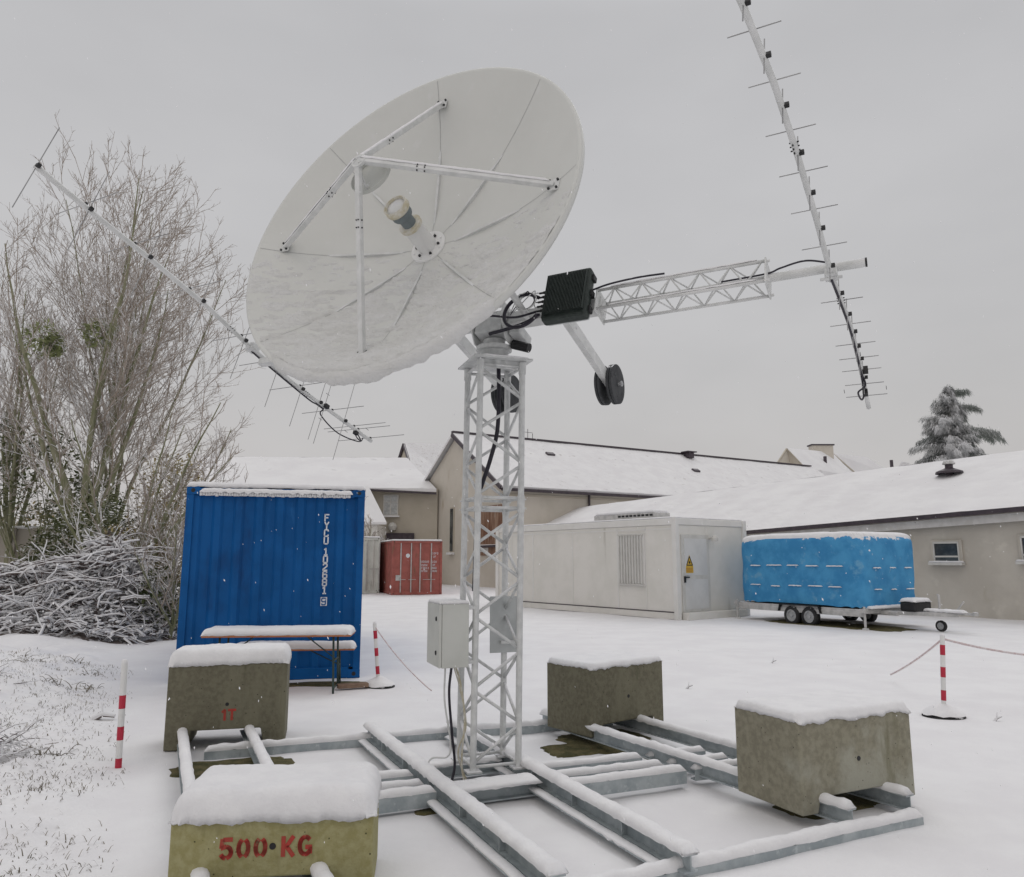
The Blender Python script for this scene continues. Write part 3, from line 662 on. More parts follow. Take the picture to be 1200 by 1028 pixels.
mb = MB(); mb.lathe([(0, -.02), (.05, -.018), (.12, -.006), (.165, .0), (.168, .030), (.162, .030), (.158, .008), (.0, .006)], AP - nV*.17, nV, 36); mb.build('subreflector', ENCL, dish)
# snow lying in the dish
def dsnow(i, j):
    t = math.pi + (i)*math.pi*1.0 ; t = math.pi*.93 + i*math.pi*1.14
    r = .13 + (DR+.012-.13)*j
    low = -math.sin(t)*r/DR      # 1 at the very bottom of the rim
    p = D(r, t)
    rip = fz(p.x*3+p.z*4, p.y*3+p.z*9, 1.3, 4)
    th = -.005 + .012*sst(-.05, .55, low) + .055*sst(.66, 1.0, low)*(1+.25*nz(t*6, r*4)) + .018*rip*sst(-.05, .3, low) + .016*fz(p.x*9+p.z*7, p.y*9, p.z*26, 4)*sst(-.15, .15, low)
    k8 = (t/(math.pi/4)+.5) % 1 - .5; th -= (.016*math.exp(-((k8*math.pi/4*r)/.010)**2))*sst(.92, .5, low)
    th += .004*nz(p.x*25, p.z*25, p.y*25)*sst(0, .3, low)
    if j > .985: th = th*.3
    return D(r, t, th) - ZU*(.03*sst(.95, 1, j)*sst(.5, .9, low)*(1+nz(t*9, 2)))
mb = MB(); mb.grid(dsnow, 260, 150); mb.build('dish_snow', DSNOW, dish, smooth=True)
# lumps over the lower rim
mb = MB()
def rimsnow(i, j):
    t = math.pi*1.22 + i*math.pi*.50; q = j*2*math.pi*.5
    low = -math.sin(t); w_ = .05*sst(0, .12, i)*sst(1, .88, i)*(1+.5*nz(t*7, 1)+.3*nz(t*22, 3)) ; w_ += .02*math.exp(-((t-4.62)/.06)**2)
    rad = aV*math.cos(t)+dU*math.sin(t); c = D(DR-.02, t) + rad*.012
    return c + rad*(w_*math.sin(q-.6)*.9+.002) + nV*(w_*math.cos(q-.6)) - ZU*.3*w_
mb.grid(rimsnow, 160, 10); mb.build('rim_snow', DSNOW, dish, smooth=True)

# ------------------------------------------------------------------ crossed yagi antennas
def yagi(C, path, Hs, Vs, le, r_el, label, drv, loop_r, boom_r, seed):
    """path: list of (t, point); elements at t along it"""
    y = empty('yagi_antenna', C, label, 'antenna', 'long crossed yagi antennas at the ends of the cross arm')
    tt = [p[0] for p in path]; pts = curve([p[1] for p in path], 8); 
    def at(t):
        for (ta, pa), (tb, pb) in zip(path[:-1], path[1:]):
            if (ta <= t <= tb) or (ta >= t >= tb): return Vector(pa).lerp(Vector(pb), (t-ta)/(tb-ta))
        return Vector(path[-1][1]) if abs(t-path[-1][0]) < abs(t-path[0][0]) else Vector(path[0][1])
    mb = MB()
    pa = [at(path[0][0] + (path[-1][0]-path[0][0])*k/40) for k in range(41)]
    mb.tube(pa, boom_r, 12); bo = mb.build('boom', ALU, y, smooth=True)
    for k, (ls, ax_, side) in enumerate(((Hs, wV, uV), (Vs, uV, wV))):
        for i, t in enumerate(sorted(ls)):
            p = at(t) + side*(boom_r+.006)*(1 if k == 0 else .2); L_ = le*(1.0 if i else 1.06)*(1-.012*i)
            mb = MB(); mb.tube([p - ax_*L_/2, p + ax_*L_/2], r_el, 6); eo = mb.build('element', ROD, y)
            mb = MB(); c_ = at(t) + side*(boom_r+.004) if k == 0 else at(t) + side*(boom_r+.006)
            hs_ = boom_r*(.6 if k == 0 else .82); mb.box(c_, (hs_, hs_*.8, hs_*.8), (wV, nV, uV)); mb.build('element_clamp', BLACK, eo, bevel=.002)
    # joint clamps on the boom
    for t in drv[1]:
        mb = MB(); c_ = at(t)
        for q in (-.03, .0, .03):
            for s2 in (-1, 1): mb.tube([c_+nV*q+uV*s2*(boom_r-.002)-wV*.006, c_+nV*q+uV*s2*(boom_r+.008)-wV*.006], .0045, 6); mb.tube([c_+nV*q-wV*(boom_r-.002)*s2, c_+nV*q-wV*(boom_r+.008)*s2], .0045, 6)
        mb.build('boom_joint', BLACK, bo)
    for t, ax_ in drv[0]:
        c_ = at(t); mb = MB(); mb.box(c_ + ax_.cross(nV).normalized()*(boom_r+.012), (.02, .03, .022), (wV, nV, uV)); mb.tube([c_-ax_*.16+nV*.03, c_-ax_*.16-nV*.03], r_el*.8, 5); mb.tube([c_+ax_*.16+nV*.03, c_+ax_*.16-nV*.03], r_el*.8, 5); mb.build('driven_element_box', BLACK, y, bevel=.004)
    cp = [C - uV*.04, at(-.25) - uV*(boom_r+.014), at(-.8) - uV*(boom_r+.022), at(drv[0][0][0]+.12) - uV*(boom_r+.012), at(drv[0][0][0])-uV*(boom_r+.01)]
    mb = MB(); mb.tube(curve(cp), .0085, 7); 
    c0 = at(drv[0][0][0]); c1 = at(drv[0][1][0])
    mb.tube(curve([c0-uV*.03, c0-uV*loop_r*1.4-nV*.02-wV*.03, c0.lerp(c1, .6)-uV*loop_r*2.2-wV*.04, c1-uV*loop_r*1.6-nV*.08+wV*.02, c1-uV*.02-nV*.02]), .0075, 7)
    mb.tube(curve([c1-uV*.02, c1-uV*loop_r-nV*.02, c1-uV*loop_r*1.2-nV*.12, c1-nV*.14-uV*.03]), .0065, 7)
    mb.build('feed_cable', CABLE, y, smooth=True)
    mb = MB(); mb.box(C, (boom_r*2.2, boom_r*2.2, boom_r*1.6), (wV, nV, uV)); mb.tube([C - wV*.07 - uV*.03, C + wV*.07 - uV*.03], .012, 8); mb.build('boom_clamp', MASTM, y, bevel=.004)
    return y
def at_depth(px, py, Y):
    v = 514-py; c, s_ = math.cos(PITCH), math.sin(PITCH); X_, Y_, Z_ = px-600, F_PX*c-v*s_, F_PX*s_+v*c
    return Vector((X_*Y/Y_, Y, 1.7+Z_*Y/Y_))
CR = at_depth(974, 322, 4.86); CL = at_depth(296, 408, 7.42)
RP = [(-1.78, (1018, 478)), (-1.3, (1008.5, 430)), (-.7, (996, 380)), (0, (974, 322)), (.55, (956, 255)), (1.1, (934, 180)), (1.55, (908, 100)), (2.02, (868, 0)), (2.4, (826, -96))]
yagi(CR, [(t, at_depth(x, y_, CR.y - .8333*t)) for t, (x, y_) in RP],
     [2.15, 1.85, 1.56, 1.24, .93, .6, .26, -.38, -.73, -1.0, -1.2, -1.36, -1.52, -1.66], [2.3, 2.0, 1.72, 1.42, 1.1, .77, .45, .09, -.25, -.55, -.8, -1.0, -1.18, -1.42], .30, .0034,
     'white crossed yagi antenna on the right arm end, rising beyond the picture top', ([(-1.56, wV), (-1.34, uV)], [1.15, -.35]), .060, .018, 1)
LP = [(-1.95, (435, 517)), (-1.2, (388.5, 483)), (-.6, (347, 452)), (0, (296, 409)), (.7, (238, 355)), (1.35, (174, 302)), (1.9, (109, 250)), (2.42, (41, 194))]
yagi(CL, [(t, at_depth(x, y_, CL.y - .8333*t)) for t, (x, y_) in LP],
     [1.98, 1.5, .88, .18, -.22, -.65, -1.2, -1.6, -1.68, -1.92], [2.41, 1.94, 1.35, .72, .13, -.33, -.68, -.98, -1.07, -1.42], .95, .0038,
     'white crossed yagi antenna crossing in front of the bare tree on the left', ([(-1.07, uV), (-1.66, wV)], [.32, -.76]), .07, .023, 2)

# ------------------------------------------------------------------ enclosure and sheet on the mast
bx = M(-.36, -.03, 1.13)
en = empty('equipment_enclosure', bx, 'grey metal cabinet with snow on top hung on the left side of the mast', 'cabinet')
mb = MB(); mb.box(bx + MX*.012, (.105, .19, .235), (MX, MY, ZU)); mb.build('body', ENCL, en, bevel=.006)
mb = MB(); mb.box(bx - MX*.105, (.010, .188, .232), (MX, MY, ZU)); dr = mb.build('door', ENCL, en, bevel=.004)
for zz in (.12, -.13):
    mb = MB(); mb.lathe([(0, .006), (.016, .006), (.018, 0)], bx - MX*.115 + ZU*zz - MY*.10, -MX, 12); mb.build('lock', BLACK, dr)
mb = MB(); mb.box(bx + MX*.15 + ZU*.2, (.035, .17, .012), (MX, MY, ZU)); mb.box(bx + MX*.15 - ZU*.2, (.035, .17, .012), (MX, MY, ZU)); mb.build('bracket', MASTM, en)
snow_cap(bx + ZU*.235 - MX*.11 - MY*.19, MX, MY, .225, .38, .022, .003, en, seed=9, droop=.004, res=.015, rad=.02)
pc = M(.215, -.02, 1.16)
sp = empty('sheet_panel', pc, 'flat grey sheet-metal panel on the right side of the mast', 'panel')
mb = MB(); mb.box(M(.19, -.215, 1.17), (.10, .004, .225), (MX, MY, ZU)); mb.box(M(.288, -.20, 1.17), (.004, .02, .225), (MX, MY, ZU))
mb = MB(); mb.box(M(.17, .15, 1.17), (.125, .004, .225), (MX, MY, ZU)); mb.box(M(.295, .135, 1.17), (.004, .02, .225), (MX, MY, ZU))
mb.build('sheet', SHEET, sp, bevel=.001)
mb = MB(); mb.box(M(.19, .125, 1.03), (.06, .02, .012), (MX, MY, ZU)); mb.build('clamp_bar', MASTM, sp)
cb = bx - ZU*.235
cable('cable', [cb + MX*.02 - MY*.06, cb + MX*.0 - MY*.07 - ZU*.2, cb + MX*.03 - MY*.06 - ZU*.5, cb + MX*.05 - MY*.07 - ZU*.72, cb + MX*.0 - MY*.12 - ZU*.86], .010, CABLE, 'black cable dropping from the grey cabinet to the frame')
cable('cable', [cb + MX*.06 - MY*.02, cb + MX*.10 - MY*.04 - ZU*.15, cb + MX*.13 - MY*.05 - ZU*.4, cb + MX*.11 - MY*.05 - ZU*.7, cb + MX*.12 - MY*.1 - ZU*.86], .007, FEEDY, 'thicker pale yellow cable dropping from the cabinet beside the black one', group='pale cables below the cabinet')
cable('cable', [cb + MX*.04 - MY*.04, cb + MX*.11 - MY*.0 - ZU*.2, cb + MX*.15 - MY*.02 - ZU*.45, cb + MX*.09 - MY*.02 - ZU*.65, cb + MX*.15 - MY*.06 - ZU*.85], .006, FEEDY, 'thinner pale yellow cable bowing furthest right below the cabinet', group='pale cables below the cabinet')
cable('cable', [cb - MX*.03 - MY*.06, cb - MX*.035 - MY*.07 - ZU*.25, cb + MX*.02 - MY*.05 - ZU*.55, cb - MX*.0 - MY*.04 - ZU*.66, cb - MX*.12 - MY*.0 - ZU*.68, cb - MX*.17 + MY*.02 - ZU*.85], .007, ALU, 'pale conduit arching to the ground left of the mast foot')

# ------------------------------------------------------------------ blue container and things in front of it
def wallgrid_corr(mb, p0, dx, L_, z0, z1, nrm, pitch=.28, depth=.036):
    """trapezoid-corrugated sheet along dx"""
    n = int(L_/pitch); pitch = L_/n; xs_ = []
    for k in range(n):
        b = k*pitch
        xs_ += [(b, 0), (b+pitch*.28, 0), (b+pitch*.42, depth), (b+pitch*.86, depth)]
    xs_.append((L_, 0))
    for (xa, da), (xb, db) in zip(xs_[:-1], xs_[1:]):
        mb.quad(p0+dx*xa-nrm*da+ZU*z0, p0+dx*xb-nrm*db+ZU*z0, p0+dx*xb-nrm*db+ZU*z1, p0+dx*xa-nrm*da+ZU*z1)
def container(name, P0, ang, w, l, h, m, label, group=None, doors=False, z0=.0):
    dx = Vector((math.cos(ang), math.sin(ang), 0)); dy = Vector((-dx.y, dx.x, 0)); P0 = Vector((P0[0], P0[1], z0))
    c = empty(name, P0 + dx*w/2 + dy*l/2, label, 'shipping container', group)
    mb = MB(); f = .10
    if not doors: wallgrid_corr(mb, P0+dx*f+dy*.03, dx, w-2*f, .15, h-.12, -dy)
    else: mb.box(P0 + dx*w/2 + dy*.06 + ZU*h/2, (w/2-f*.6, .02, h/2-.10), (dx, dy, ZU))
    wallgrid_corr(mb, P0+dy*(l-f)+dx*.03, -dy, l-2*f, .15, h-.10, -dx, .28)
    wallgrid_corr(mb, P0+dx*(w-.03)+dy*f, dy, l-2*f, .15, h-.10, dx, .28)
    mb.box(P0 + dx*w/2 + dy*(l-.05) + ZU*h/2, (w/2-f, .02, h/2-.1), (dx, dy, ZU))
    mb.box(P0 + dx*w/2 + dy*l/2 + ZU*(h-.05), (w/2-.02, l/2-.02, .02), (dx, dy, ZU))
    mb.build('wall_panels', m, c)
    mb = MB()
    for x_ in (0, w):
        sx = 1 if x_ == 0 else -1
        for y_ in (0, l):
            sy = 1 if y_ == 0 else -1
            mb.box(P0+dx*(x_+sx*.05)+dy*(y_+sy*.055)+ZU*h/2, (.05, .055, h/2-.11), (dx, dy, ZU))
        mb.box(P0+dx*(x_+sx*.03)+dy*l/2+ZU*(h-.05), (.03, l/2-.16, .045), (dx, dy, ZU)); mb.box(P0+dx*(x_+sx*.03)+dy*l/2+ZU*.08, (.03, l/2-.16, .075), (dx, dy, ZU))
    for y_ in (0, l):
        sy = 1 if y_ == 0 else -1
        mb.box(P0+dx*w/2+dy*(y_+sy*.035)+ZU*(h-.065), (w/2-.16, .035, .055), (dx, dy, ZU)); mb.box(P0+dx*w/2+dy*(y_+sy*.035)+ZU*.08, (w/2-.16, .035, .075), (dx, dy, ZU))
    mb.build('frame', m, c, bevel=.006)
    for x_ in (0, w):
        for y_ in (0, l):
            for zz in (.06, h-.05):
                sx = 1 if x_ == 0 else -1; sy = 1 if y_ == 0 else -1
                mb = MB(); mb.box(P0+dx*(x_+sx*.085)+dy*(y_+sy*.085)+ZU*zz, (.088, .088, .06), (dx, dy, ZU)); cc = mb.build('corner_casting', m, c, bevel=.008)
                if y_ == 0:
                    mb = MB(); mb.lathe([(0, .0015), (.028, .0015), (.034, 0)], P0+dx*(x_+sx*.085)-dy*.002+ZU*zz, -dy, 14); mb.build('casting_hole', BLACK, cc)
    return c, P0, dx, dy
CA = R(13.5)
bl, P0, dx, dy = container('shipping_container', (-4.64, 10.70), CA, 2.50, 6.06, 2.72, BLUE, 'tall blue shipping container with white code letters behind the snowy table')
snow_cap(P0 + ZU*2.724, dx, dy, 2.50, 6.0, .07, .012, bl, seed=11, droop=.02, res=.05, rad=.06)
mb = MB(); snow_strip(mb, P0+dx*.18+ZU*2.648-dy*.012, P0+dx*2.32+ZU*2.648-dy*.012, .10, .055, seed=6, hang=.03)
for k in range(60):
    x_ = .2+k*.035; mb.box(P0+dx*x_+ZU*(2.63+.012*nz(k*.7, 1))-dy*.014, (.022, .012, .035+.012*nz(k*.9, 4)), (dx, dy, ZU))
mb.build('ledge_snow', SNOWC, bl, smooth=True)
# code letters, stacked upright
lh = .094; zt = 2.345; xL = 1.93
mbt = MB(); zz = zt
for ch in 'FYCU 102681 9':
    if ch == ' ': zz -= .05; continue
    o_ = P0 + dx*xL + ZU*(zz-lh) - dy*.004 + dy*0
    if ch == '9':
        bxm = MB(); bxm.box(o_ + dx*.026 + ZU*lh/2 + dy*.004, (.046, .003, .062), (dx, dy, ZU)); bxo = bxm.build('check_digit_box', LETTER, bl)
        m9 = MB()
        for st in GLY[ch]: stroke(m9, [(px*lh*.95, py*lh) for px, py in st], .016, dx, ZU, o_ - dx*.003, -dy, .004)
        m9.build('check_digit', BLUE, bxo)
    else:
        for st in GLY[ch]: stroke(mbt, [(px*lh*.95, py*lh) for px, py in st], .019, dx, ZU, o_, -dy, .003)
    zz -= lh+.017
mbt.build('container_code', LETTER, bl)
# little snow pads caught at the foot of the end wall
for k, (x_, w_) in enumerate(((1.42, .06), (1.68, .11), (1.93, .06), (2.20, .08))):
    mb = MB(); mb.lathe([(.0, .028), (w_*.3, .026), (w_*.45, .012), (w_*.5, -.01), (.0, -.015)], P0+dx*x_+ZU*.42+dy*.0, ZU, 10)
    for i, v_ in enumerate(mb.v): mb.v[i] = (v_[0]+ .0, v_[1], v_[2])
    mb.build('snow_pad', SNOWC, bl, smooth=True)

def rect_table(name, c, ang, l, w, zt, label, cat, legs_h, snow_h):
    dx_ = Vector((math.cos(ang), math.sin(ang), 0)); dy_ = Vector((-dx_.y, dx_.x, 0)); c = Vector((c[0], c[1], 0))
    t = empty(name, c, label, cat)
    for k in range(2 if w > .3 else 1):
        n_ = 2 if w > .3 else 1; off = (k-(n_-1)/2)*(w/n_)
        mb = MB(); mb.box(c+dy_*off+ZU*(zt-.013), (l/2, w/n_/2-.004, .013), (dx_, dy_, ZU)); mb.build('board', WOODT, t, bevel=.003)
    for sx in (-1, 1):
        mb = MB(); xx = sx*(l/2-.22)
        for sy in (-1, 1): mb.tube([c+dx_*xx+dy_*sy*(w/2-.05)+ZU*(zt-.03), c+dx_*(xx+sx*.02)+dy_*sy*(w/2-.04)+ZU*.0], .014, 8)
        mb.tube([c+dx_*(xx+sx*.015)+dy_*(w/2-.04)+ZU*.06, c+dx_*(xx+sx*.015)-dy_*(w/2-.04)+ZU*.06], .011, 6)
        mb.tube([c+dx_*(xx-sx*.38)+ZU*(zt-.035), c+dx_*(xx+sx*.01)+ZU*(zt*.55)], .009, 6); mb.tube([c+dx_*(xx+sx*.01)-dy_*(w/2-.045)+ZU*(zt*.55), c+dx_*(xx+sx*.01)+dy_*(w/2-.045)+ZU*(zt*.55)], .011, 6)
        mb.build('folding_leg', GREENM, t, smooth=True)
    snow_cap(c - dx_*l/2 - dy_*w/2 + ZU*zt, dx_, dy_, l, w, snow_h, .012, t, seed=rnd.random()*9, droop=.008, res=.03, rad=snow_h*.9)
    return t
rect_table('folding_table', (-3.02, 10.08), R(5), 1.86, .50, .74, 'narrow folding table with thick snow along its top before the blue container', 'table', .7, .085)
rect_table('folding_bench', (-2.95, 10.56), R(5), 1.60, .25, .50, 'low folding bench with snow on its seat, between the table and the blue container', 'bench', .45, .09)
tag(MB().box((-2.1, 10.3, .05), (.20, .06, .025), (Vector((.93, .36, 0)), Vector((-.36, .93, 0)), ZU)).build('wooden_plank', PLANK, origin=(-2.15, 10.28, .02), bevel=.004), 'short reddish wooden plank lying by the container corner', 'plank')

# ------------------------------------------------------------------ barrier posts
def post(x, y, h, lean, label, base=True, bands=(.25, .53, .80)):
    z = gh(x, y); top = Vector((x+lean[0], y+lean[1], z+h)); b = Vector((x, y, z-.02)); d = top-b
    p = empty('barrier_post', (x, y, z), label, 'post', 'red and white barrier posts')
    MB().tube([b, top], .025, 14).build('pole', WHITEP, p, smooth=False)
    for f in bands:
        MB().tube([b+d*(f-.062+.03), b+d*(f+.062+.03)], .0262, 14, cap=False).build('red_band', STRIPE, p)
    mb = MB(); mb.lathe([(0, .03), (.02, .028), (.024, .012), (.026, 0)], top-ZU*.004, ZU, 10); mb.build('snow', SNOWC, p, smooth=True)
    if base:
        bm_ = MB(); bm_.lathe([(.05, .06), (.12, .05), (.21, .02), (.22, -.01), (.22, -.03)], (x, y, z), ZU, 24); bo = bm_.build('rubber_base', TYRE, p, smooth=True)
        s_ = MB(); s_.lathe([(0, .14), (.06, .125), (.14, .09), (.20, .05), (.215, .03)], (x, y, z), ZU, 24)
        for i, v_ in enumerate(s_.v): s_.v[i] = (v_[0]*1+ .015*nz(v_[0]*9, v_[1]*9), v_[1], v_[2]+.02*nz(v_[0]*8, v_[1]*8))
        s_.build('base_snow', SNOWC, bo, smooth=True)
    return top
pT1 = post(-3.245, 6.54, .84, (-.015, 0), 'red and white post standing alone in the snowy grass at left', base=False, bands=(.02, .31, .60))
pT2 = post(-1.80, 10.55, .83, (-.08, 0), 'red and white post beside the blue container')
pT3 = post(4.74, 8.62, .86, (.06, 0), 'red and white post on the open snow at the far right')
def tape(a, b, sag, r, label, m=GOLDT, n=20):
    a = Vector(a); b = Vector(b); mb = MB(); pts = [a.lerp(b, k/n) - ZU*(sag*4*(k/n)*(1-k/n)) for k in range(n+1)]
    mb.tube(pts, r, 6); o = mb.build('barrier_tape', m, origin=a, smooth=True); tag(o, label, 'tape')
tape(pT2 - ZU*.03, (-1.02, 9.9, .05), .06, .008, 'thin tape slanting down from the post by the blue container')
tape(pT3 - ZU*.03, (5.3, 10.9, .10), .03, .011, 'red tape slanting down to the left from the far right post')
tape(pT3 - ZU*.03, (7.6, 9.6, .52), .10, .012, 'sagging tape running right from the far right post')

# ------------------------------------------------------------------ cabin modules
def box_building(mb, P0, dx, dy, L_, W_, z0, z1):
    mb.box(P0 + dx*L_/2 + dy*W_/2 + ZU*(z0+z1)/2, (L_/2, W_/2, (z1-z0)/2), (dx, dy, ZU))
mA = R(127); mdx = Vector((math.cos(mA), math.sin(mA), 0)); mdy = Vector((math.cos(R(37)+R(7)), math.sin(R(37)+R(7)), 0))
mdy = Vector((-mdx.y, mdx.x, 0))*-1
MP = Vector((4.66, 21.6, 0)); mL, mW, mH = 8.6, 3.15, 2.86
mo = empty('portable_cabin', MP + mdx*mL/2 + mdy*mW/2, 'long cream portable cabin with barred window and end door', 'cabin')
mb = MB(); box_building(mb, MP, mdx, mdy, mL, mW, .12, mH-.2); mb.build('wall_panel', CREAM, mo)
mb = MB()
for a in (0, mL): 
    for b in (0, mW): MB().box(MP+mdx*a+mdy*b+ZU*mH/2, (.075, .075, mH/2), (mdx, mdy, ZU)).build('corner_post', CREAML, mo, bevel=.01)
mb = MB(); mb.box(MP + mdx*mL/2 + mdy*mW/2 + ZU*(mH-.10), (mL/2+.03, mW/2+.03, .095), (mdx, mdy, ZU)); mb.build('roof_frame', CREAML, mo, bevel=.02)
mb = MB(); mb.box(MP + mdx*mL/2 + mdy*mW/2 + ZU*.10, (mL/2+.01, mW/2+.01, .09), (mdx, mdy, ZU)); mb.build('floor_frame', CREAM, mo)
mb = MB(); mb.box(MP + mdx*mL/2 - mdy*.012 + ZU*.205, (mL/2-.1, .006, .014), (mdx, mdy, ZU)); mb.build('base_gap_shade', GUTTER, mo)  # shade of the gap above the floor frame, painted as a thin dark strip
mb = MB()
for s_ in (1.15, 2.32, 4.4, 6.5, 7.75): mb.box(MP+mdx*s_-mdy*.004+ZU*(mH/2-.03), (.012 if s_ in (1.15, 4.4, 7.75) else .028, .008, mH/2-.20), (mdx, mdy, ZU))
mb.box(MP+mdx*mL/2-mdy*.004+ZU*(mH-.30), (mL/2-.08, .008, .02), (mdx, mdy, ZU)); mb.box(MP+mdy*1.35-mdx*.004+ZU*(mH/2), (.008, .012, mH/2-.2), (mdx, mdy, ZU))
mb.build('panel_joint', CREAML, mo)
snow_cap(MP + ZU*(mH), mdx, mdy, mL, mW, .05, .01, mo, seed=4, res=.12, droop=.01, rad=.06)
wz = 1.68
mb = MB(); mb.box(MP+mdx*1.73-mdy*.006+ZU*wz, (.55, .02, .78), (mdx, mdy, ZU)); win = mb.build('window', CREAML, mo, bevel=.01)
mb = MB(); mb.box(MP+mdx*1.73-mdy*.030+ZU*wz, (.48, .004, .70), (mdx, mdy, ZU)); mb.build('pane', mat('pale_blind_glass', (.74, .74, .72), (.80, .80, .78), rough=.9, sc=3), win)
mb = MB()
for k in range(9): mb.bar(MP+mdx*(1.27+k*.115)-mdy*.07+ZU*(wz-.74), MP+mdx*(1.27+k*.115)-mdy*.07+ZU*(wz+.74), .035, .03, mdy)
for zz in (-.74, .74): mb.bar(MP+mdx*1.2-mdy*.07+ZU*(wz+zz), MP+mdx*2.26-mdy*.07+ZU*(wz+zz), .04, .03, mdy)
mb.build('bars', FRAME, win)
# end door
mb = MB(); mb.box(MP+mdy*.82-mdx*.01+ZU*1.30, (.02, .62, 1.10), (mdx, mdy, ZU)); dr = mb.build('door', FRAME, mo, bevel=.01)
DOORG = mat('door_panel_grey', (.60, .60, .59), (.66, .66, .65), rough=.5, sc=2)
mb = MB(); mb.box(MP+mdy*.82-mdx*.034+ZU*1.76, (.005, .50, .52), (mdx, mdy, ZU)); mb.box(MP+mdy*.82-mdx*.034+ZU*.70, (.005, .50, .42), (mdx, mdy, ZU)); mb.build('door_panel', DOORG, dr)
mb = MB(); mb.box(MP+mdy*.36-mdx*.075+ZU*1.18, (.02, .10, .018), (mdx, mdy, ZU)); mb.box(MP+mdy*.30-mdx*.05+ZU*1.12, (.02, .025, .09), (mdx, mdy, ZU)); mb.build('handle', BLACK, dr)
sg = MP+mdy*.52-mdx*.044+ZU*1.30
mb = MB(); mb.poly([sg-mdy*.16, sg+mdy*.16, sg+mdy*.16+ZU*.18, sg+ZU*.52, sg-mdy*.16+ZU*.18]); sgo = mb.build('warning_sign', YELLOW, dr)
mb = MB(); q = sg-mdx*.004
for a, b in (((-.13, .22), (0, .47)), ((0, .47), (.13, .22)), ((-.13, .22), (.13, .22))): mb.bar(q+mdy*a[0]+ZU*a[1], q+mdy*b[0]+ZU*b[1], .004, .024, ZU if a[1] == b[1] else mdy)
mb.lathe([(0, .003), (.03, .003)], q+ZU*.30, -mdx, 10)
for k in range(6): t = k*math.pi/3; mb.bar(q+ZU*.30, q+ZU*(.30+.055*math.sin(t))+mdy*.055*math.cos(t), .003, .008, mdx)
mb.build('warning_symbol', BLACK, sgo)
mb = MB()
for zz, n_ in ((.13, 7), (.085, 7), (.04, 6)):
    for k in range(n_): mb.box(q+mdy*(-.13+k*.04)+ZU*zz, (.002, .013, .013), (mdx, mdy, ZU))
mb.build('warning_text', ORANGEL, sgo)
mb = MB(); lp = MP+mdy*1.48-mdx*.08+ZU*2.28; mb.tube([lp+mdx*.07, lp-mdx*.10+ZU*.05], .03, 8); mb.lathe([(0, .10), (.07, .08), (.10, .02), (.10, -.06), (0, -.07)], lp-mdx*.14, ZU, 14); mb.build('outdoor_lamp', FRAME, mo)
MB().box(MP-mdx*.15+mdy*1.5+ZU*.1, (.12, 1.35, .10), (mdx, mdy, ZU)).build('door_step', CREAM, mo, bevel=.01)
# air unit and rolled material on the cabin roof
ru = MP + mdx*2.6 + mdy*.9 + ZU*(mH+.05)
ac = empty('rooftop_unit', ru, 'low snowy grey housing lying on the cabin roof', 'roof unit')
mb = MB(); mb.box(ru + ZU*.11, (1.35, .35, .09), (mdx, mdy, ZU)); b_ = mb.build('housing', TRAILM, ac, bevel=.03)
mb = MB()
for k in range(9): mb.box(ru + ZU*.12 - mdy*.355 + mdx*(-1.2+k*.17), (.06, .006, .03), (mdx, mdy, ZU))
mb.build('vent', BLACK, b_)
snow_cap(ru + ZU*.2 - mdx*1.3 - mdy*.33, mdx, mdy, 2.6, .66, .10, .02, ac, seed=3, res=.08, droop=.02)

# ------------------------------------------------------------------ low building behind (long snowy roof)
def poly_building(name, label, cat='building', group=None, loc=(0, 0, 0)): return empty(name, loc, label, cat, group)
lb = poly_building('low_building', 'long low rendered building with a wide snow-covered roof behind the trailer and cabin', loc=(12, 26, 0))
FE = [(-.515, .857)]
e0 = Vector((17.4, 16.4, 0)); e1 = Vector((14.35, 21.5, 0)); e2 = Vector((9.25, 30.0, 0)); e3 = Vector((-1.55, 46.5, 0))
ez = [3.30, 3.08, 2.72, 2.45]
back = Vector((.857, .515, 0))
r0 = Vector((22.5, 17.8, 5.75)); r1 = Vector((17.75, 25.8, 5.30)); r2 = Vector((9.4, 38.5, 4.95)); r3 = Vector((2.15, 51.2, 4.72))
mb = MB(); ev = [e0, e1, e2, e3]
for (a, b, za, zb) in zip(ev[:-1], ev[1:], ez[:-1], ez[1:]):
    n_ = 1; mb.quad(a+ZU*(-.6), b+ZU*(-.6), b+ZU*zb, a+ZU*za)
mb.quad(e3-ZU*.6, e3+back*9-ZU*.6, e3+back*9+ZU*2.4, e3+ZU*2.45)
mb.poly([e3+ZU*2.45, r3-ZU*.1, e3+back*9+ZU*2.4]); mb.quad(e0-ZU*.6, e0+back*9-ZU*.6, e0+back*9+ZU*2.4, e0+ZU*3.3)
mb.build('wall', RENDER1, lb)
ov = -back*.35
mb = MB(); rv = [r0, r1, r2, r3]
E_ = [v_+ov+ZU*(z_-.02) for v_, z_ in zip(ev, ez)]; Rr = rv
def lerp_list(Ls, t):
    k = t*(len(Ls)-1); i = min(int(k), len(Ls)-2); return Ls[i].lerp(Ls[i+1], k-i)
E_[3] = E_[3] + Vector((-.3, .5, 0)); Rr[3] = Rr[3] + Vector((-.3, .5, 0))
Eth = [p + ZU*.07 for p in E_]
mb.grid(lambda i, j: lerp_list(Eth, i).lerp(lerp_list(Rr, i)+ZU*.12, j) + ZU*(.03*fz(i*30, j*8, 2)), 90, 24)
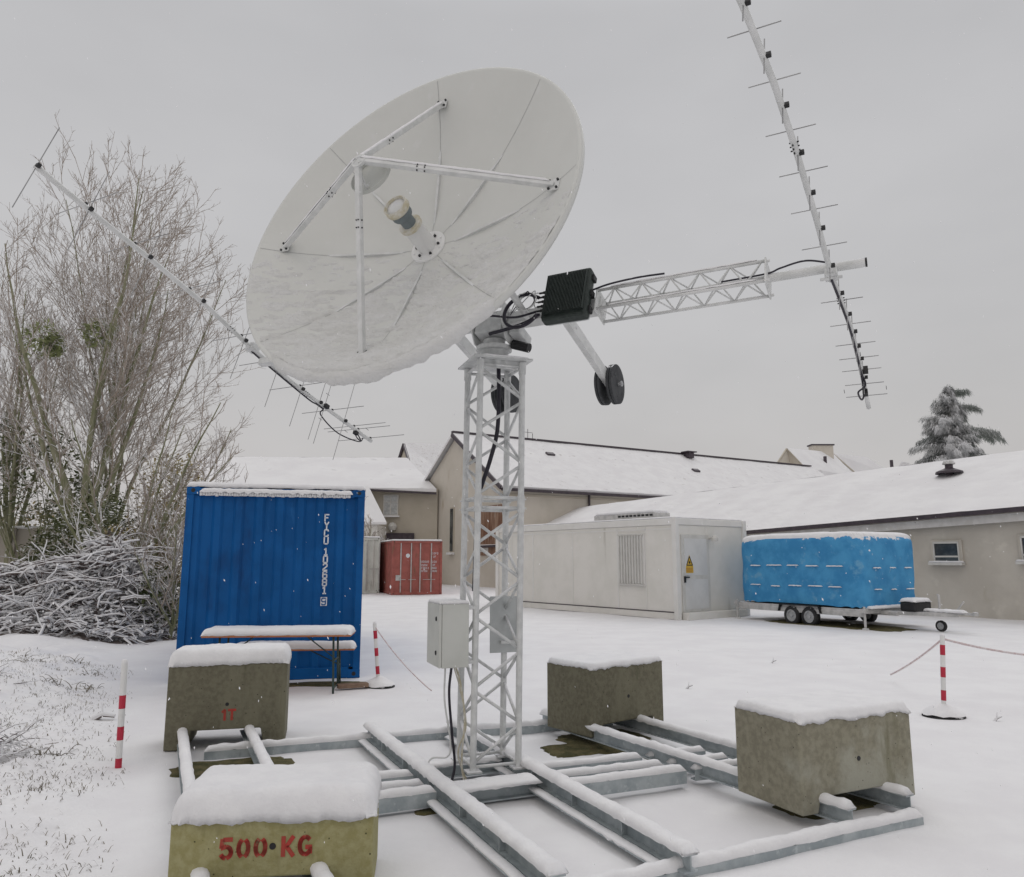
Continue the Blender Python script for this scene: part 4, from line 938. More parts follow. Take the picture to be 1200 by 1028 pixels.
# thickness at the eave, verge and the far slope
for k in range(3): mb.quad(E_[k], E_[k+1], Eth[k+1], Eth[k])
bk = [p + back*6.5 - ZU*2.3 for p in Rr]
for k in range(3): mb.quad(Rr[k]+ZU*.12, Rr[k+1]+ZU*.12, bk[k+1], bk[k])
mb.quad(E_[3], Rr[3]-ZU*.05, Rr[3]+ZU*.12, Eth[3])
roof = mb.build('roof', ROOFR, lb, smooth=False)
mb = MB()
for k in range(3): mb.bar(E_[k]-back*.07+ZU*.0, E_[k+1]-back*.07+ZU*.0, .12, .13)
mb.build('gutter', GUTTER, lb)
mb = MB()
for k in range(3): mb.bar(E_[k]+back*.12-ZU*.20, E_[k+1]+back*.12-ZU*.20, .05, .24)
mb.build('fascia', FASCIA, lb)
wd = (e1-e2).normalized(); 
def lwin(t, z, w, h, base=e1, dd=wd, nrm=-back):
    c = base + dd*t + ZU*z
    mb = MB(); mb.box(c+nrm*.02, (w/2+.10, .05, h/2+.08), (dd, nrm, ZU)); wo = mb.build('window', RENDER1, lb, bevel=.01)
    mb = MB(); mb.box(c+nrm*.075, (w/2, .006, h/2), (dd, nrm, ZU)); mb.build('pane', GLASS, wo)
    mb = MB()
    for sx in (-1, 1): mb.box(c+nrm*.085+dd*sx*(w/2), (.018, .02, h/2+.02), (dd, nrm, ZU))
    mb.box(c+nrm*.085+ZU*h/2, (w/2, .02, .03), (dd, nrm, ZU)); mb.box(c+nrm*.085-ZU*(h/2-.16), (w/2, .02, .025), (dd, nrm, ZU)); mb.build('window_frame', FRAME, wo)
    mb = MB(); mb.box(c+nrm*.13-ZU*(h/2+.06), (w/2+.14, .10, .04), (dd, nrm, ZU)); si = mb.build('sill', FRAME, wo)
    snow_cap(c+nrm*.03-dd*(w/2+.14)-ZU*(h/2+.02), dd, -nrm*-1, w+.28, .19, .05, .01, si, seed=t, res=.05)
lwin(-2.0, 1.9, .74, .58); lwin(.5, 1.98, .74, .66)
# second small window at the far end
lwin(-26.6, 1.15, .8, .9)
# vent pipe, little roof stubs
def at_px(px, py, Y): return at_depth(px, py, Y)
vp = Vector((17.4, 27.6, 4.85)); k_ = empty('roof_vent', vp, 'dark cowled vent pipe standing on the long snowy roof', 'vent')
vp = at_depth(1112, 547, 26.2); k_.location = vp
mb = MB(); mb.tube([vp-ZU*.35, vp+ZU*.10], .13, 12); mb.build('pipe', GUTTER, k_)
mb = MB(); mb.lathe([(0, .22), (.16, .20), (.20, .12), (.2, .08), (0, .08)], vp, ZU, 14); mb.build('cowl', TRAILM, k_)
mb = MB(); mb.lathe([(.13, .0), (.42, -.12), (.45, -.2)], vp-ZU*.05, ZU, 16); mb.build('flashing', GUTTER, k_)

# ------------------------------------------------------------------ tall barn behind
bn = poly_building('barn', 'tall beige rendered barn with long snow-covered roof behind the mast', loc=(6, 52, 0))
be = Vector((.857, .515, 0)); bp_ = Vector((-.515, .857, 0)); B0 = Vector((-.55, 44.6, 0)); BL = 36; BW = 12.3; BZ = 6.05; BR = 9.85
mb = MB(); mb.quad(B0-ZU, B0+be*BL-ZU, B0+be*BL+ZU*BZ, B0+ZU*BZ)
mb.poly([B0-ZU, B0+ZU*BZ, B0+bp_*BW/2+ZU*BR, B0+bp_*BW+ZU*BZ, B0+bp_*BW-ZU]); mb.quad(B0+bp_*BW-ZU, B0+bp_*BW+ZU*BZ, B0+bp_*BW+be*BL+ZU*BZ, B0+bp_*BW+be*BL-ZU)
mb.poly([B0+be*BL-ZU, B0+be*BL+ZU*BZ, B0+be*BL+bp_*BW/2+ZU*BR, B0+be*BL+bp_*BW+ZU*BZ, B0+be*BL+bp_*BW-ZU]); mb.build('wall', RENDER2, bn)
mb = MB(); sl = (bp_*BW/2+ZU*(BR-BZ)); nn_ = sl.normalized(); up_ = be.cross(nn_); up_ = up_ if up_.z > 0 else -up_
a0 = B0 - be*.35 - nn_*.5 + ZU*BZ; 
mb.grid(lambda i, j: a0 + be*(BL+.7)*i + nn_*(sl.length+.5)*j + up_*.20 + ZU*.03*fz(i*20, j*6), 60, 16)
mb.quad(a0, a0+be*(BL+.7), a0+be*(BL+.7)+up_*.2, a0+up_*.2); mb.quad(a0, a0+up_*.2, a0+nn_*(sl.length+.5)+up_*.2, a0+nn_*(sl.length+.5))
top_ = B0 - be*.35 + bp_*BW/2 + ZU*BR
s2 = (bp_*BW/2-ZU*(BR-BZ)).normalized()
mb.quad(top_+ZU*.2, top_+be*(BL+.7)+ZU*.2, top_+be*(BL+.7)+s2*7.7+ZU*.2, top_+s2*7.7+ZU*.2); mb.quad(top_, top_+ZU*.2, top_+s2*7.7+ZU*.2, top_+s2*7.7)
BROOF = mat('barn_snow_roof', (.72, .71, .72), (.77, .765, .77), rough=.9, sc=1.2, bump=.3, bsc=8, dist=.03, stain=[((.55, .53, .52), 2.2, .60, (1, 1, 1))])
mb.build('roof', BROOF, bn)
mb = MB(); mb.bar(top_+ZU*.27, top_+be*(BL+.7)+ZU*.27, .28, .11); mb.build('ridge_capping', GUTTER, bn)
mb = MB(); mb.bar(a0-ZU*.04-bp_*.05, a0+be*(BL+.7)-ZU*.04-bp_*.05, .18, .16); mb.build('gutter', GUTTER, bn)
mb = MB(); mb.bar(a0+up_*.06-be*.05, top_+ZU*.08-be*.05, .08, .26, up_); mb.build('verge_board', GUTTER, bn)
mb = MB(); mb.box(B0-be*.04+bp_*1.35+ZU*3.4, (1.3, .05, 1.5), (bp_, be, ZU)); mb.build('rusty_cladding', RUSTWOOD, bn, label='rust-streaked sheet cladding on the barn wall')
mb = MB(); mb.tube([B0-bp_*.12+be*6.3+ZU*.0, B0-bp_*.12+be*6.3+ZU*5.9], .07, 8); mb.build('downpipe', GUTTER, bn)
mb = MB(); mb.box(B0-bp_*.01+be*14+ZU*5.5, (14, .05, .06), (be, bp_, ZU)); mb.build('string_course', RENDER3, bn)
for (p_, z_, w_, h_) in ((4.4, 3.6, .28, 1.5),):
    mb = MB(); c = B0 - be*.03 + bp_*(BW-p_ if p_ > 4 else p_) + ZU*z_
    c = B0 - be*.03 + bp_*6.6 + ZU*z_
    mb.box(c, (w_, .05, h_), (bp_, be, ZU)); wo = mb.build('window', RENDER3, bn)
    mb = MB(); mb.box(c-be*.06, (w_-.08, .02, h_-.1), (bp_, be, ZU)); mb.build('pane', GLASS, wo)
    mb = MB(); mb.box(c-be*.12-ZU*(h_+.05), (w_+.1, .12, .07), (bp_, be, ZU)); mb.build('sill', SNOWC, wo)
for t in (9.3,):
    c = B0 + be*24.5 + nn_*5.6 + ZU*(BZ+.2); mb = MB(); 
    c = a0 + be*21 + nn_*7.2 + up_*.25; mb.box(c+ZU*.15, (.28, .28, .22), (be, bp_, ZU)); mb.box(c+ZU*.42, (.5, .4, .04), (be, bp_, ZU)); mb.build('roof_vent', GUTTER, bn)
for (t, s_) in ((6.5, 5.4), (19.5, 4.6), (33, 4.0)):
    mb = MB(); c = a0 + be*t + nn_*s_ + up_*.22; mb.box(c, (.32, .2, .10), (be, nn_, up_)); mb.build('vent_tile', GUTTER, bn, bevel=.05)
mb = MB(); mb.tube([top_+be*6+ZU*.2, top_+be*6+ZU*1.0], .02, 5); mb.tube([top_+be*6.4+ZU*.2, top_+be*6.4+ZU*.7], .02, 5); mb.tube([top_+be*5.6+ZU*.75, top_+be*6.4+ZU*.75], .015, 5); mb.build('aerial', GUTTER, bn)

# ------------------------------------------------------------------ houses behind the containers
def quadp(mb, pts): mb.poly([at_depth(*p) for p in pts])
def house_slab(mb, pts, th):
    q = [at_depth(*p) for p in pts]; mb.prism(q, Vector((0, .0, -th)))
h1 = poly_building('gray_house', 'brown-grey rendered house with a white-framed window behind the red container', loc=at_depth(465, 690, 52), cat='house')
h1x0, h1x1 = at_depth(430, 640, 52).x, at_depth(512, 640, 52).x
zE = at_depth(460, 573, 52).z
mb = MB(); mb.box(((h1x0+h1x1)/2, 55, zE/2-.5), ((h1x1-h1x0)/2, 3, zE/2+.5)); mb.build('wall', RENDER3, h1)
a = Vector((at_depth(222, 600, 52).x, 51.4, zE+.0)); b = Vector((at_depth(512, 600, 52).x, 51.4, zE-.25)); zr = at_depth(400, 538, 60).z
rr0 = Vector((at_depth(236, 500, 60).x, 60, zr)); rr1 = Vector((at_depth(478, 500, 60).x, 60, zr-.1))
mb = MB(); mb.grid(lambda i, j: a.lerp(b, i).lerp(rr0.lerp(rr1, i), j) + ZU*(.2+.04*fz(i*9, j*4)), 40, 10)
mb.quad(a-ZU*.02, b-ZU*.02, b+ZU*.2, a+ZU*.2); mb.quad(rr0+ZU*.2, rr1+ZU*.2, rr1+Vector((0, 7, -4)), rr0+Vector((0, 7, -4))); mb.quad(b, b+ZU*.2, rr1+ZU*.2, rr1)
mb.build('roof', ROOFS, h1)
MB().bar(Vector((h1x0-.1, 51.35, zE-.12)), b-ZU*.12, .14, .14).build('gutter', GUTTER, h1)
mb = MB(); mb.box(((a.x+h1x0)/2, 56, zE/2-.5), ((h1x0-a.x)/2-.01, 3, zE/2+.4)); mb.build('side_wall', RENDER2, h1)
wc_ = at_depth(458, 592, 51.95)
mb = MB(); mb.box(wc_, (.52, .05, .72)); wo = mb.build('window', FRAME, h1)
mb = MB(); mb.box(wc_-Vector((0, .06, 0)), (.44, .01, .64)); mb.build('pane', CURT, wo)
mb = MB(); mb.box(wc_-Vector((0, .08, 0)), (.03, .015, .64)); mb.box(wc_-Vector((0, .08, -.2)), (.44, .015, .025)); mb.build('glazing_bar', FRAME, wo)
mb = MB(); mb.box(wc_-Vector((0, .12, .78)), (.62, .10, .05)); mb.build('sill', SNOWC, wo)
lt = at_depth(460, 617, 51.8); mb = MB(); mb.lathe([(0, .3), (.2, .22), (.32, 0), (.22, -.25), (0, -.3)], lt, ZU, 12); mb.build('round_lamp', FRAME, h1)
mb = MB(); c_ = at_depth(469, 630, 51.8); mb.box(c_, (.95, .1, .30)); mb.build('shutter_box', GUTTER, h1)
# lean-to in front with its steep snow roof
an = poly_building('annex_building', 'small cream annex with a steep snowy roof left of the brown-grey house', loc=at_depth(425, 690, 49), cat='annex')
p0_, p1_ = at_depth(352, 612, 48), at_depth(453, 612, 48); q0_, q1_ = at_depth(352, 568, 51.2), at_depth(432, 570, 51.2)
mb = MB(); mb.poly([p0_, p1_, q1_, q0_]); mb.poly([p0_-ZU*.15, p1_-ZU*.15, p1_, p0_]); mb.poly([p1_, p1_-ZU*.15, q1_-ZU*.15, q1_]); mb.build('roof', ROOFS, an)
mb = MB(); mb.box(((p0_.x+p1_.x)/2-.3, 49.7, p0_.z/2-.6), ((p1_.x-p0_.x)/2-.3, 1.5, p0_.z/2+.45)); mb.build('wall', CREAM, an)
# gabled house higher up
h2 = poly_building('gabled_house', 'house with a narrow steep gable and thinly snowed tile roof behind the barn', loc=at_depth(500, 690, 62), cat='house')
g0 = at_depth(473, 519, 62); g1 = at_depth(545, 521, 66)
el = at_depth(467, 541, 60.5); er = at_depth(489, 572, 57.5); e2r = at_depth(560, 585, 62)
mb = MB(); mb.poly([g0, g1, e2r, er]); mb.poly([g0, g0-ZU*.25, er-ZU*.25, er]); mb.build('roof', TILE, h2)
mb = MB(); gl = at_depth(466.5, 541, 62); mb.poly([g0-ZU*.25+Vector((0, .2, 0)), er-ZU*.25+Vector((0, .2, 0)), er+Vector((0, .2, -7)), gl+Vector((0, .2, -6)), gl+Vector((0, .2, 0))]); mb.poly([er-ZU*.2, e2r-ZU*.2, e2r-ZU*7, er-ZU*7]); mb.build('wall', RENDER3, h2)
mb = MB(); mb.bar(g0-ZU*.1, gl+ZU*.0, .25, .18); mb.bar(g0-ZU*.1, er-ZU*.1, .2, .12); mb.build('verge_board', GUTTER, h2)
# house on the right skyline
h3 = poly_building('skyline_house', 'distant beige gabled house with snowy roof and wide chimney beyond the barn', loc=at_depth(960, 640, 80), cat='house')
ga, gb, gc_ = at_depth(909, 546, 80), at_depth(922, 527, 82), at_depth(944, 549, 80)
mb = MB(); mb.poly([ga-ZU*6, gc_-ZU*6, gc_, gb, ga]); mb.build('wall', RENDER2, h3)
ra, rb_, rc_, rd_ = at_depth(924, 525, 80), at_depth(975, 530, 92), at_depth(1003, 553, 88), at_depth(947, 549, 79.8)
mb = MB(); mb.poly([gb+ZU*.2, rb_, rc_-ZU*.6, gc_+ZU*.1]); mb.poly([gc_+ZU*.1, rc_-ZU*.6, rc_-ZU*2, gc_-ZU*.1]); 
sa, sb_, sc__, sdd = at_depth(975, 531, 92), at_depth(1016, 536, 96), at_depth(1046, 553, 96), at_depth(1003, 555, 92)
mb.poly([sa, sb_, sc__-ZU*.4, sdd-ZU*.8]); mb.build('roof', ROOFS, h3)
mb = MB(); mb.bar(gb+ZU*.1, ga, .15, .14); mb.bar(gb+ZU*.1, gc_, .15, .12); mb.bar(sa, sdd, .2, .12); mb.build('verge_board', RENDER3, h3)
cc_ = at_depth(962, 527.5, 90); mb = MB(); mb.box(cc_-ZU*.4, (1.25, .6, .9)); ch_ = mb.build('chimney', RENDER2, h3)
mb = MB(); mb.box(cc_+ZU*.56, (1.4, .7, .08)); mb.build('chimney_cap', GUTTER, ch_)
cp_ = at_depth(967, 540, 86); mb = MB(); mb.box(cp_, (.14, .14, .5)); mb.build('flue', GUTTER, h3); cp_ = at_depth(1045, 546, 90); mb = MB(); mb.box(cp_, (.14, .14, .7)); mb.build('flue', GUTTER, h3)
h4 = poly_building('small_far_house', 'tiny snowy roof just left of the dark cedar', loc=at_depth(1056, 600, 95), cat='house')
mb = MB(); mb.poly([at_depth(1046, 555, 95), at_depth(1057, 541, 95), at_depth(1066, 543, 98), at_depth(1070, 556, 96)]); mb.build('roof', TILE, h4)
mb = MB(); mb.box(at_depth(1058, 570, 97), (1.2, 1, 1.8)); mb.build('wall', RENDER3, h4)

# ------------------------------------------------------------------ red and grey containers
rc, RP0, rdx, rdy = container('shipping_container', (-5.72, 36.3), R(18), 2.44, 6.06, 2.56, RED, 'rust-red shipping container with double doors standing in front of the houses', doors=True, z0=.0)
rc.location = rc.location
# rods, codes and sign
mb = MB()
for x_ in (.42, .92, 1.36, 1.9): mb.tube([RP0+rdx*x_-rdy*.0+ZU*.12, RP0+rdx*x_-rdy*.0+ZU*2.45], .028, 8)
mb.build('lock_rod', TRAILM, rc)
mb = MB()
for x_ in (.30, .80): mb.bar(RP0+rdx*x_-rdy*.03+ZU*.72, RP0+rdx*(x_+.36)-rdy*.03+ZU*.72, .03, .02)
mb.bar(RP0+rdx*1.5-rdy*.03+ZU*.72, RP0+rdx*2.1-rdy*.03+ZU*.72, .02, .02)
mb.build('door_handle', TRAILM, rc)
for x0, z0, n_ in ((1.42, 1.52, 5), (1.42, 1.36, 4), (1.42, 1.22, 5), (1.42, 1.08, 4), (1.95, 1.52, 3), (1.97, 1.36, 2), (1.95, 1.22, 3), (1.97, 1.08, 3), (1.95, 1.92, 4), (2.0, 1.76, 2)):
    mb = MB()
    for k in range(n_):
        for st in GLY[rnd.choice('0F21U8')]: stroke(mb, [(px*.075, py*.085) for px, py in st], .013, rdx, ZU, RP0+rdx*(x0+k*.078)+rdy*.03+ZU*z0, -rdy, .03)
    mb.build('small_marking', LETTER, rc)
mb = MB(); mb.lathe([(0, .006), (.10, .006), (.10, 0)], RP0+rdx*.76+rdy*.035+ZU*1.85, -rdy, 16); mb.build('round_sticker', LETTER, rc)
mb = MB(); mb.box(RP0+rdx*.30+rdy*.02+ZU*.80, (.11, .012, .13), (rdx, rdy, ZU)); mb.build('lock_box', TRAILM, rc)
snow_cap(RP0+ZU*2.56, rdx, rdy, 2.44, 6, .07, .02, rc, seed=2, res=.15)
gc, GP0, gdx, gdy = container('storage_container', (-8.9, 37.8), R(10), 2.3, 4.5, 2.75, GREYP, 'pale grey storage container half hidden between the blue and red ones', z0=.0)
snow_cap(GP0+ZU*2.75, gdx, gdy, 2.3, 4.4, .07, .02, gc, seed=6, res=.15)
mb = MB()
for x_ in (1.65, 2.28): mb.tube([GP0+gdx*x_-gdy*.01+ZU*.12, GP0+gdx*x_-gdy*.01+ZU*2.5], .03, 8)
mb.bar(GP0+gdx*1.8-gdy*.03+ZU*1.2, GP0+gdx*2.3-gdy*.03+ZU*1.2, .05, .04); mb.build('lock_rod', TRAILM, gc)
patch(-7.9, 37.6, 1.0, .3, .15, 31)

# ------------------------------------------------------------------ covered trailer
tA = R(-60)
tN = Vector((8.55, 18.65, 0)); td = Vector((-.5, .866, 0)); te = Vector((.866, .5, 0)); TL, TW = 4.0, 2.4
trl = empty('covered_trailer', tN + td*TL/2 + te*TW/2, 'twin-axle trailer under a bright blue tarpaulin with snow on top', 'trailer')
def T(l, w_, z): return tN + td*l + te*w_ + ZU*z
def tsurf(i, j, grow=0.0, zc=0.0):
    """i round the perimeter, j from the hem to the roof centre"""
    hl, hw_ = TL/2, TW/2; per = i*2*math.pi
    c_, s_ = math.cos(per), math.sin(per); pw = .22
    x_ = hl*math.copysign(abs(c_)**pw, c_); y_ = hw_*math.copysign(abs(s_)**pw, s_)
    if j < .62: k = 1.0; z = .50 + (2.12-.50)*(j/.62); 
    else:
        q = (j-.62)/.38; k = math.cos(q*math.pi/2)**.42; z = 2.12 + .22*math.sin(min(1, q*1.6)*math.pi/2)
    wr = .018*fz(x_*.9+z*.8, y_*.9, z*1.3, 3) + .012*nz(x_*1.5+z*2.5, y_*1.5-z, 3)*1.0
    wr += .014*math.sin((x_*8+y_*8)+2*nz(x_*1.5, y_*1.5, 1))*max(0, 1-j/.5)**1.5
    k2 = k*(1+(wr+grow)/1.4)
    zz = z + zc + .03*nz(x_*2, y_*2)*(1 if j > .62 else 0) + (0.035*abs(math.sin(per*11)) if j == 0 else 0)
    return T(hl + x_*k2, hw_ + y_*k2, zz)
mb = MB(); mb.grid(lambda i, j: tsurf(i, j), 160, 44); tarp = mb.build('tarpaulin', TARP, trl, smooth=True)
mb = MB()
def tsn(i, j):
    per = i*2*math.pi; st = .655 + .04*nz(math.cos(per)*5, math.sin(per)*5, 2) + .035*nz(math.cos(per)*19, math.sin(per)*19, 2) + .07*max(0, math.cos(per+2.6))
    jj = st + (1-st)*j; g = .03*min(1, j*8); return tsurf(i, jj, g-.012, .05*sst(0, .25, j)-.004)
mb.grid(tsn, 160, 22); mb.build('snow', SNOWC, tarp, smooth=True)
mb = MB()
for zz, in ((1.52,), (.98,)):
    for side in (0, 1):
        n_ = 5 if side == 0 else 3
        for k in range(n_):
            f = (k+.5)/n_; zz2 = zz + rnd.uniform(-.02, .02) - (.0 if side == 0 else .04)
            f = .1+.8*f
            if side == 0: a_ = T(TL*(f-.06), -.018, zz2); b_ = T(TL*(f+.06), -.018, zz2)
            else: a_ = T(-.018, TW*(f-.08), zz2); b_ = T(-.018, TW*(f+.08), zz2)
            mb2 = MB(); snow_strip(mb, a_.lerp(b_, rnd.uniform(0, .3)), b_.lerp(a_, rnd.uniform(-.1, .25)), .035, .022, seed=k+zz*9)
mb.build('strap_snow', SNOWC, tarp, smooth=True)
mb = MB(); mb.box(T(TL/2, TW/2, .43), (TL/2+.02, TW/2+.0, .05), (td, te, ZU))
mb.bar(T(-.02, .0, .36), T(TL, .0, .36), .05, .12); mb.bar(T(-.02, TW, .36), T(TL, TW, .36), .05, .12)
for w_ in (.7, TW-.7): mb.bar(T(TL, w_, .38), T(-.4, w_, .38), .06, .09)
mb.build('chassis', TRAILM, trl, bevel=.005)
mb = MB(); mb.bar(T(-.0, .65, .40), T(-1.55, TW/2, .40), .07, .09); mb.bar(T(-.0, TW-.65, .40), T(-1.55, TW/2, .40), .07, .09); mb.bar(T(-1.3, TW/2, .44), T(-1.95, TW/2, .44), .06, .06)
mb.lathe([(0, .06), (.06, .05), (.07, -.03), (0, -.04)], T(-1.97, TW/2, .44), ZU, 12); mb.bar(T(-1.5, TW/2, .45), T(-1.72, TW/2+.02, .72), .03, .03)
db = mb.build('drawbar', TRAILM, trl)
s_ = MB(); snow_strip(s_, T(-.4, TW/2, .46), T(-1.75, TW/2, .46), .22, .07, 3); snow_strip(s_, T(-.05, .1, .50), T(-.05, TW-.1, .50), .14, .07, 5); s_.build('snow', SNOWC, db, smooth=True)
mb = MB(); mb.box(T(-.62, TW/2-.1, .56), (.20, .34, .12), (td, te, ZU)); sb2 = mb.build('tool_box', BLACK, trl, bevel=.05)
snow_cap(T(-.82, TW/2-.44, .68), td, te, .4, .68, .09, .01, sb2, seed=1, res=.04)
mb = MB(); mb.tube([T(-1.15, TW/2, .85), T(-1.15, TW/2, .35)], .028, 10); mb.bar(T(-1.15, TW/2, .85), T(-1.05, TW/2+.1, .85), .02, .02); mb.build('jack_post', TRAILM, trl)
def wheel(c, ax_, r, w_, parent, nm='wheel'):
    mb = MB(); mb.lathe([(r*.62, -w_/2), (r*.92, -w_/2), (r, -w_*.3), (r, w_*.3), (r*.92, w_/2), (r*.62, w_/2)], c, ax_, 32); wo = mb.build(nm, TYRE, parent, smooth=False)
    mb = MB(); mb.lathe([(0, w_*.38), (r*.14, w_*.40), (r*.16, w_*.22), (r*.45, w_*.20), (r*.52, w_*.46), (r*.64, w_*.46), (r*.64, -w_*.4), (0, -w_*.4)], c, ax_, 28); mb.build('rim', RIM, wo)
for l_ in (1.58, 2.14):
    for w_, sg_ in ((.02, -1), (TW-.02, 1)): wheel(T(l_, w_, .215), te*sg_, .25, .17, trl)
wheel(T(-1.15, TW/2, .13), te*-1, .13, .08, trl, 'jockey_wheel')
mb = MB(); mb.bar(T(1.25, .0, .50), T(2.48, .0, .50), .22, .02); mb.bar(T(1.25, .0, .49), T(1.20, .0, .32), .22, .015); mb.bar(T(2.48, .0, .49), T(2.53, .0, .32), .22, .015); mb.build('mudguard', BLACK, trl)
for (l_, w_) in ((-.02, .02), (TL+.05, .02), (TL, TW-.1)):
    mb = MB(); mb.tube([T(l_, w_-.05, .55), T(l_, w_-.05, .06)], .03, 10); mb.lathe([(0, .05), (.07, .04), (.09, 0), (0, 0)], T(l_, w_-.05, .0), ZU, 12); mb.box(T(l_, w_-.05, .45), (.06, .06, .05), (td, te, ZU)); sl_ = mb.build('support_leg', TRAILM, trl)
patch(8.5, 20.1, .9, 2.0, R(30), 41)

# ------------------------------------------------------------------ trees
def tree(name, base, H, label, seed, n_lead, spread, leaders=None, trunk_h=1.0, dens=1.0, trunk_r=.16, group=None, up=1.0, minr=.006, m_tw=TWIG, cat='tree', first=.10):
    rr = random.Random(seed); root = empty(name, base, label, cat, group); tb = MB(); cb_ = MB(); base = Vector(base)
    tb.tube([base-ZU*.3, base+ZU*trunk_h*.5+Vector((rr.uniform(-.05, .05), 0, 0)), base+ZU*trunk_h], trunk_r, 10, trunk_r*.8)
    def limb(mb, p, d, L_, r0, r1, nseg, wob, upw, ns=3):
        pts = [p]; q = p.copy(); dd = d.normalized()
        for k in range(nseg):
            dd = (dd + Vector((rr.gauss(0, wob), rr.gauss(0, wob), rr.gauss(0, wob)*.5 + upw))).normalized(); q = q + dd*(L_/nseg); pts.append(q.copy())
        mb.tube(pts, r0, ns, r1, cap=False); return pts
    def along(pts, f):
        k = f*(len(pts)-1); i = min(int(k), len(pts)-2); return pts[i].lerp(pts[i+1], k-i), (pts[i+1]-pts[i]).normalized()
    def side(d, ang):
        o = d.orthogonal().normalized(); o.rotate(Matrix.Rotation(rr.uniform(0, 2*math.pi), 3, d)); return (d*math.cos(ang)+o*math.sin(ang)).normalized()
    for li in range(n_lead):
        az = 2*math.pi*(li+rr.uniform(-.3, .3))/n_lead; tilt = rr.uniform(.25, 1)*spread if li else .03
        d0 = Vector((math.cos(az)*math.sin(tilt), math.sin(az)*math.sin(tilt), math.cos(tilt)))
        if leaders: d0 = Vector(leaders[li % len(leaders)]).normalized()
        Ll = (H-trunk_h)*rr.uniform(.72, 1.0) if li else (H-trunk_h)
        Ll *= (1 - .25*(math.sin(tilt) if not leaders else 0))
        lp_ = limb(tb, base+ZU*trunk_h*rr.uniform(.55, 1), d0, Ll, trunk_r*rr.uniform(.45, .62), .012, 12, .05, .035*up, 7)
        nb_ = int(Ll/.30*dens)
        for b in range(nb_):
            f = first + (1-first)*(b+rr.random())/nb_; p, d = along(lp_, min(.98, f))
            Lb = (.55 + 1.0*math.sin(math.pi*min(1, f*.85+.12)))*Ll*.22*rr.uniform(.5, 1.15)
            bp2 = limb(cb_, p, side(d, rr.uniform(.45, .95)), Lb, minr*1.3+.016*(1-f), minr, 5, .09, .13*up, 4)
            for c2 in range(max(2, int(Lb/.17*dens))):
                g = rr.uniform(.15, 1); p2, d2 = along(bp2, min(.99, g)); Lc = Lb*rr.uniform(.18, .5)*(1.2-g*.5)
                cp2 = limb(cb_, p2, side(d2, rr.uniform(.4, .9)), Lc, minr*1.15, minr*.8, 3, .12, .12*up, 3)
                for e2 in range(int(1+Lc/.20)):
                    p3, d3 = along(cp2, rr.uniform(.2, .99)); limb(cb_, p3, side(d3, rr.uniform(.4, 1.0)), rr.uniform(.10, .30), minr*.8, minr*.55, 2, .12, .10*up, 3)
    tb.build('trunk', BARKG, root, smooth=True); cb_.build('crown', m_tw, root)
    return root
grpT = 'tall bare trees at the left edge'
def tpos(px, Y, z=0): p = at_depth(px, 700, Y); return (p.x, Y, z)
T1 = tree('bare_tree', tpos(90, 22), 13.7, 'tallest bare snowy tree with many upright stems behind the brush heap', 11, 8, .46, trunk_h=2.6, trunk_r=.20, group=grpT, minr=.0075, dens=.68, first=.18)
T2 = tree('bare_tree', tpos(5, 24), 11.3, 'bare tree cut by the left picture edge', 23, 6, .42, trunk_h=2.0, trunk_r=.16, group=grpT, minr=.0075, dens=.7, first=.2)
T3 = tree('bare_tree', tpos(122, 25), 15.6, 'slender bare tree nearest the dish, behind the tallest one', 35, 5, .30, trunk_h=1.6, trunk_r=.14, group=grpT, minr=.0078, dens=.72, first=.2)
T4 = tree('bare_shrub', tpos(140, 18.5), 6.2, 'bare arching shrub leaning right beside the blue container', 41, 9, .5, leaders=[(.5, 0, .85), (.62, .1, .7), (.3, -.1, .9), (.5, -.2, .6), (.2, .1, 1), (-.2, 0, 1), (.4, .2, .75), (.55, 0, .8), (-.5, 0, .8)], trunk_h=.5, trunk_r=.10, minr=.0065, dens=.85, cat='shrub')
T5 = tree('bare_shrub', tpos(205, 16.5), 2.8, 'low twiggy thicket against the left side of the blue container', 43, 9, .8, trunk_h=.3, trunk_r=.05, dens=1.3, minr=.006, cat='shrub')
T6 = tree('bare_shrub', tpos(405, 36), 4.8, 'thin bare shrub sticking up behind the blue container', 51, 8, .35, trunk_h=.8, trunk_r=.07, dens=.7, minr=.010, cat='shrub')
T7 = tree('bare_shrub', tpos(430, 44), 4.3, 'twiggy round shrub in front of the small annex', 53, 8, .7, trunk_h=.8, trunk_r=.07, dens=1.0, minr=.012, cat='shrub')

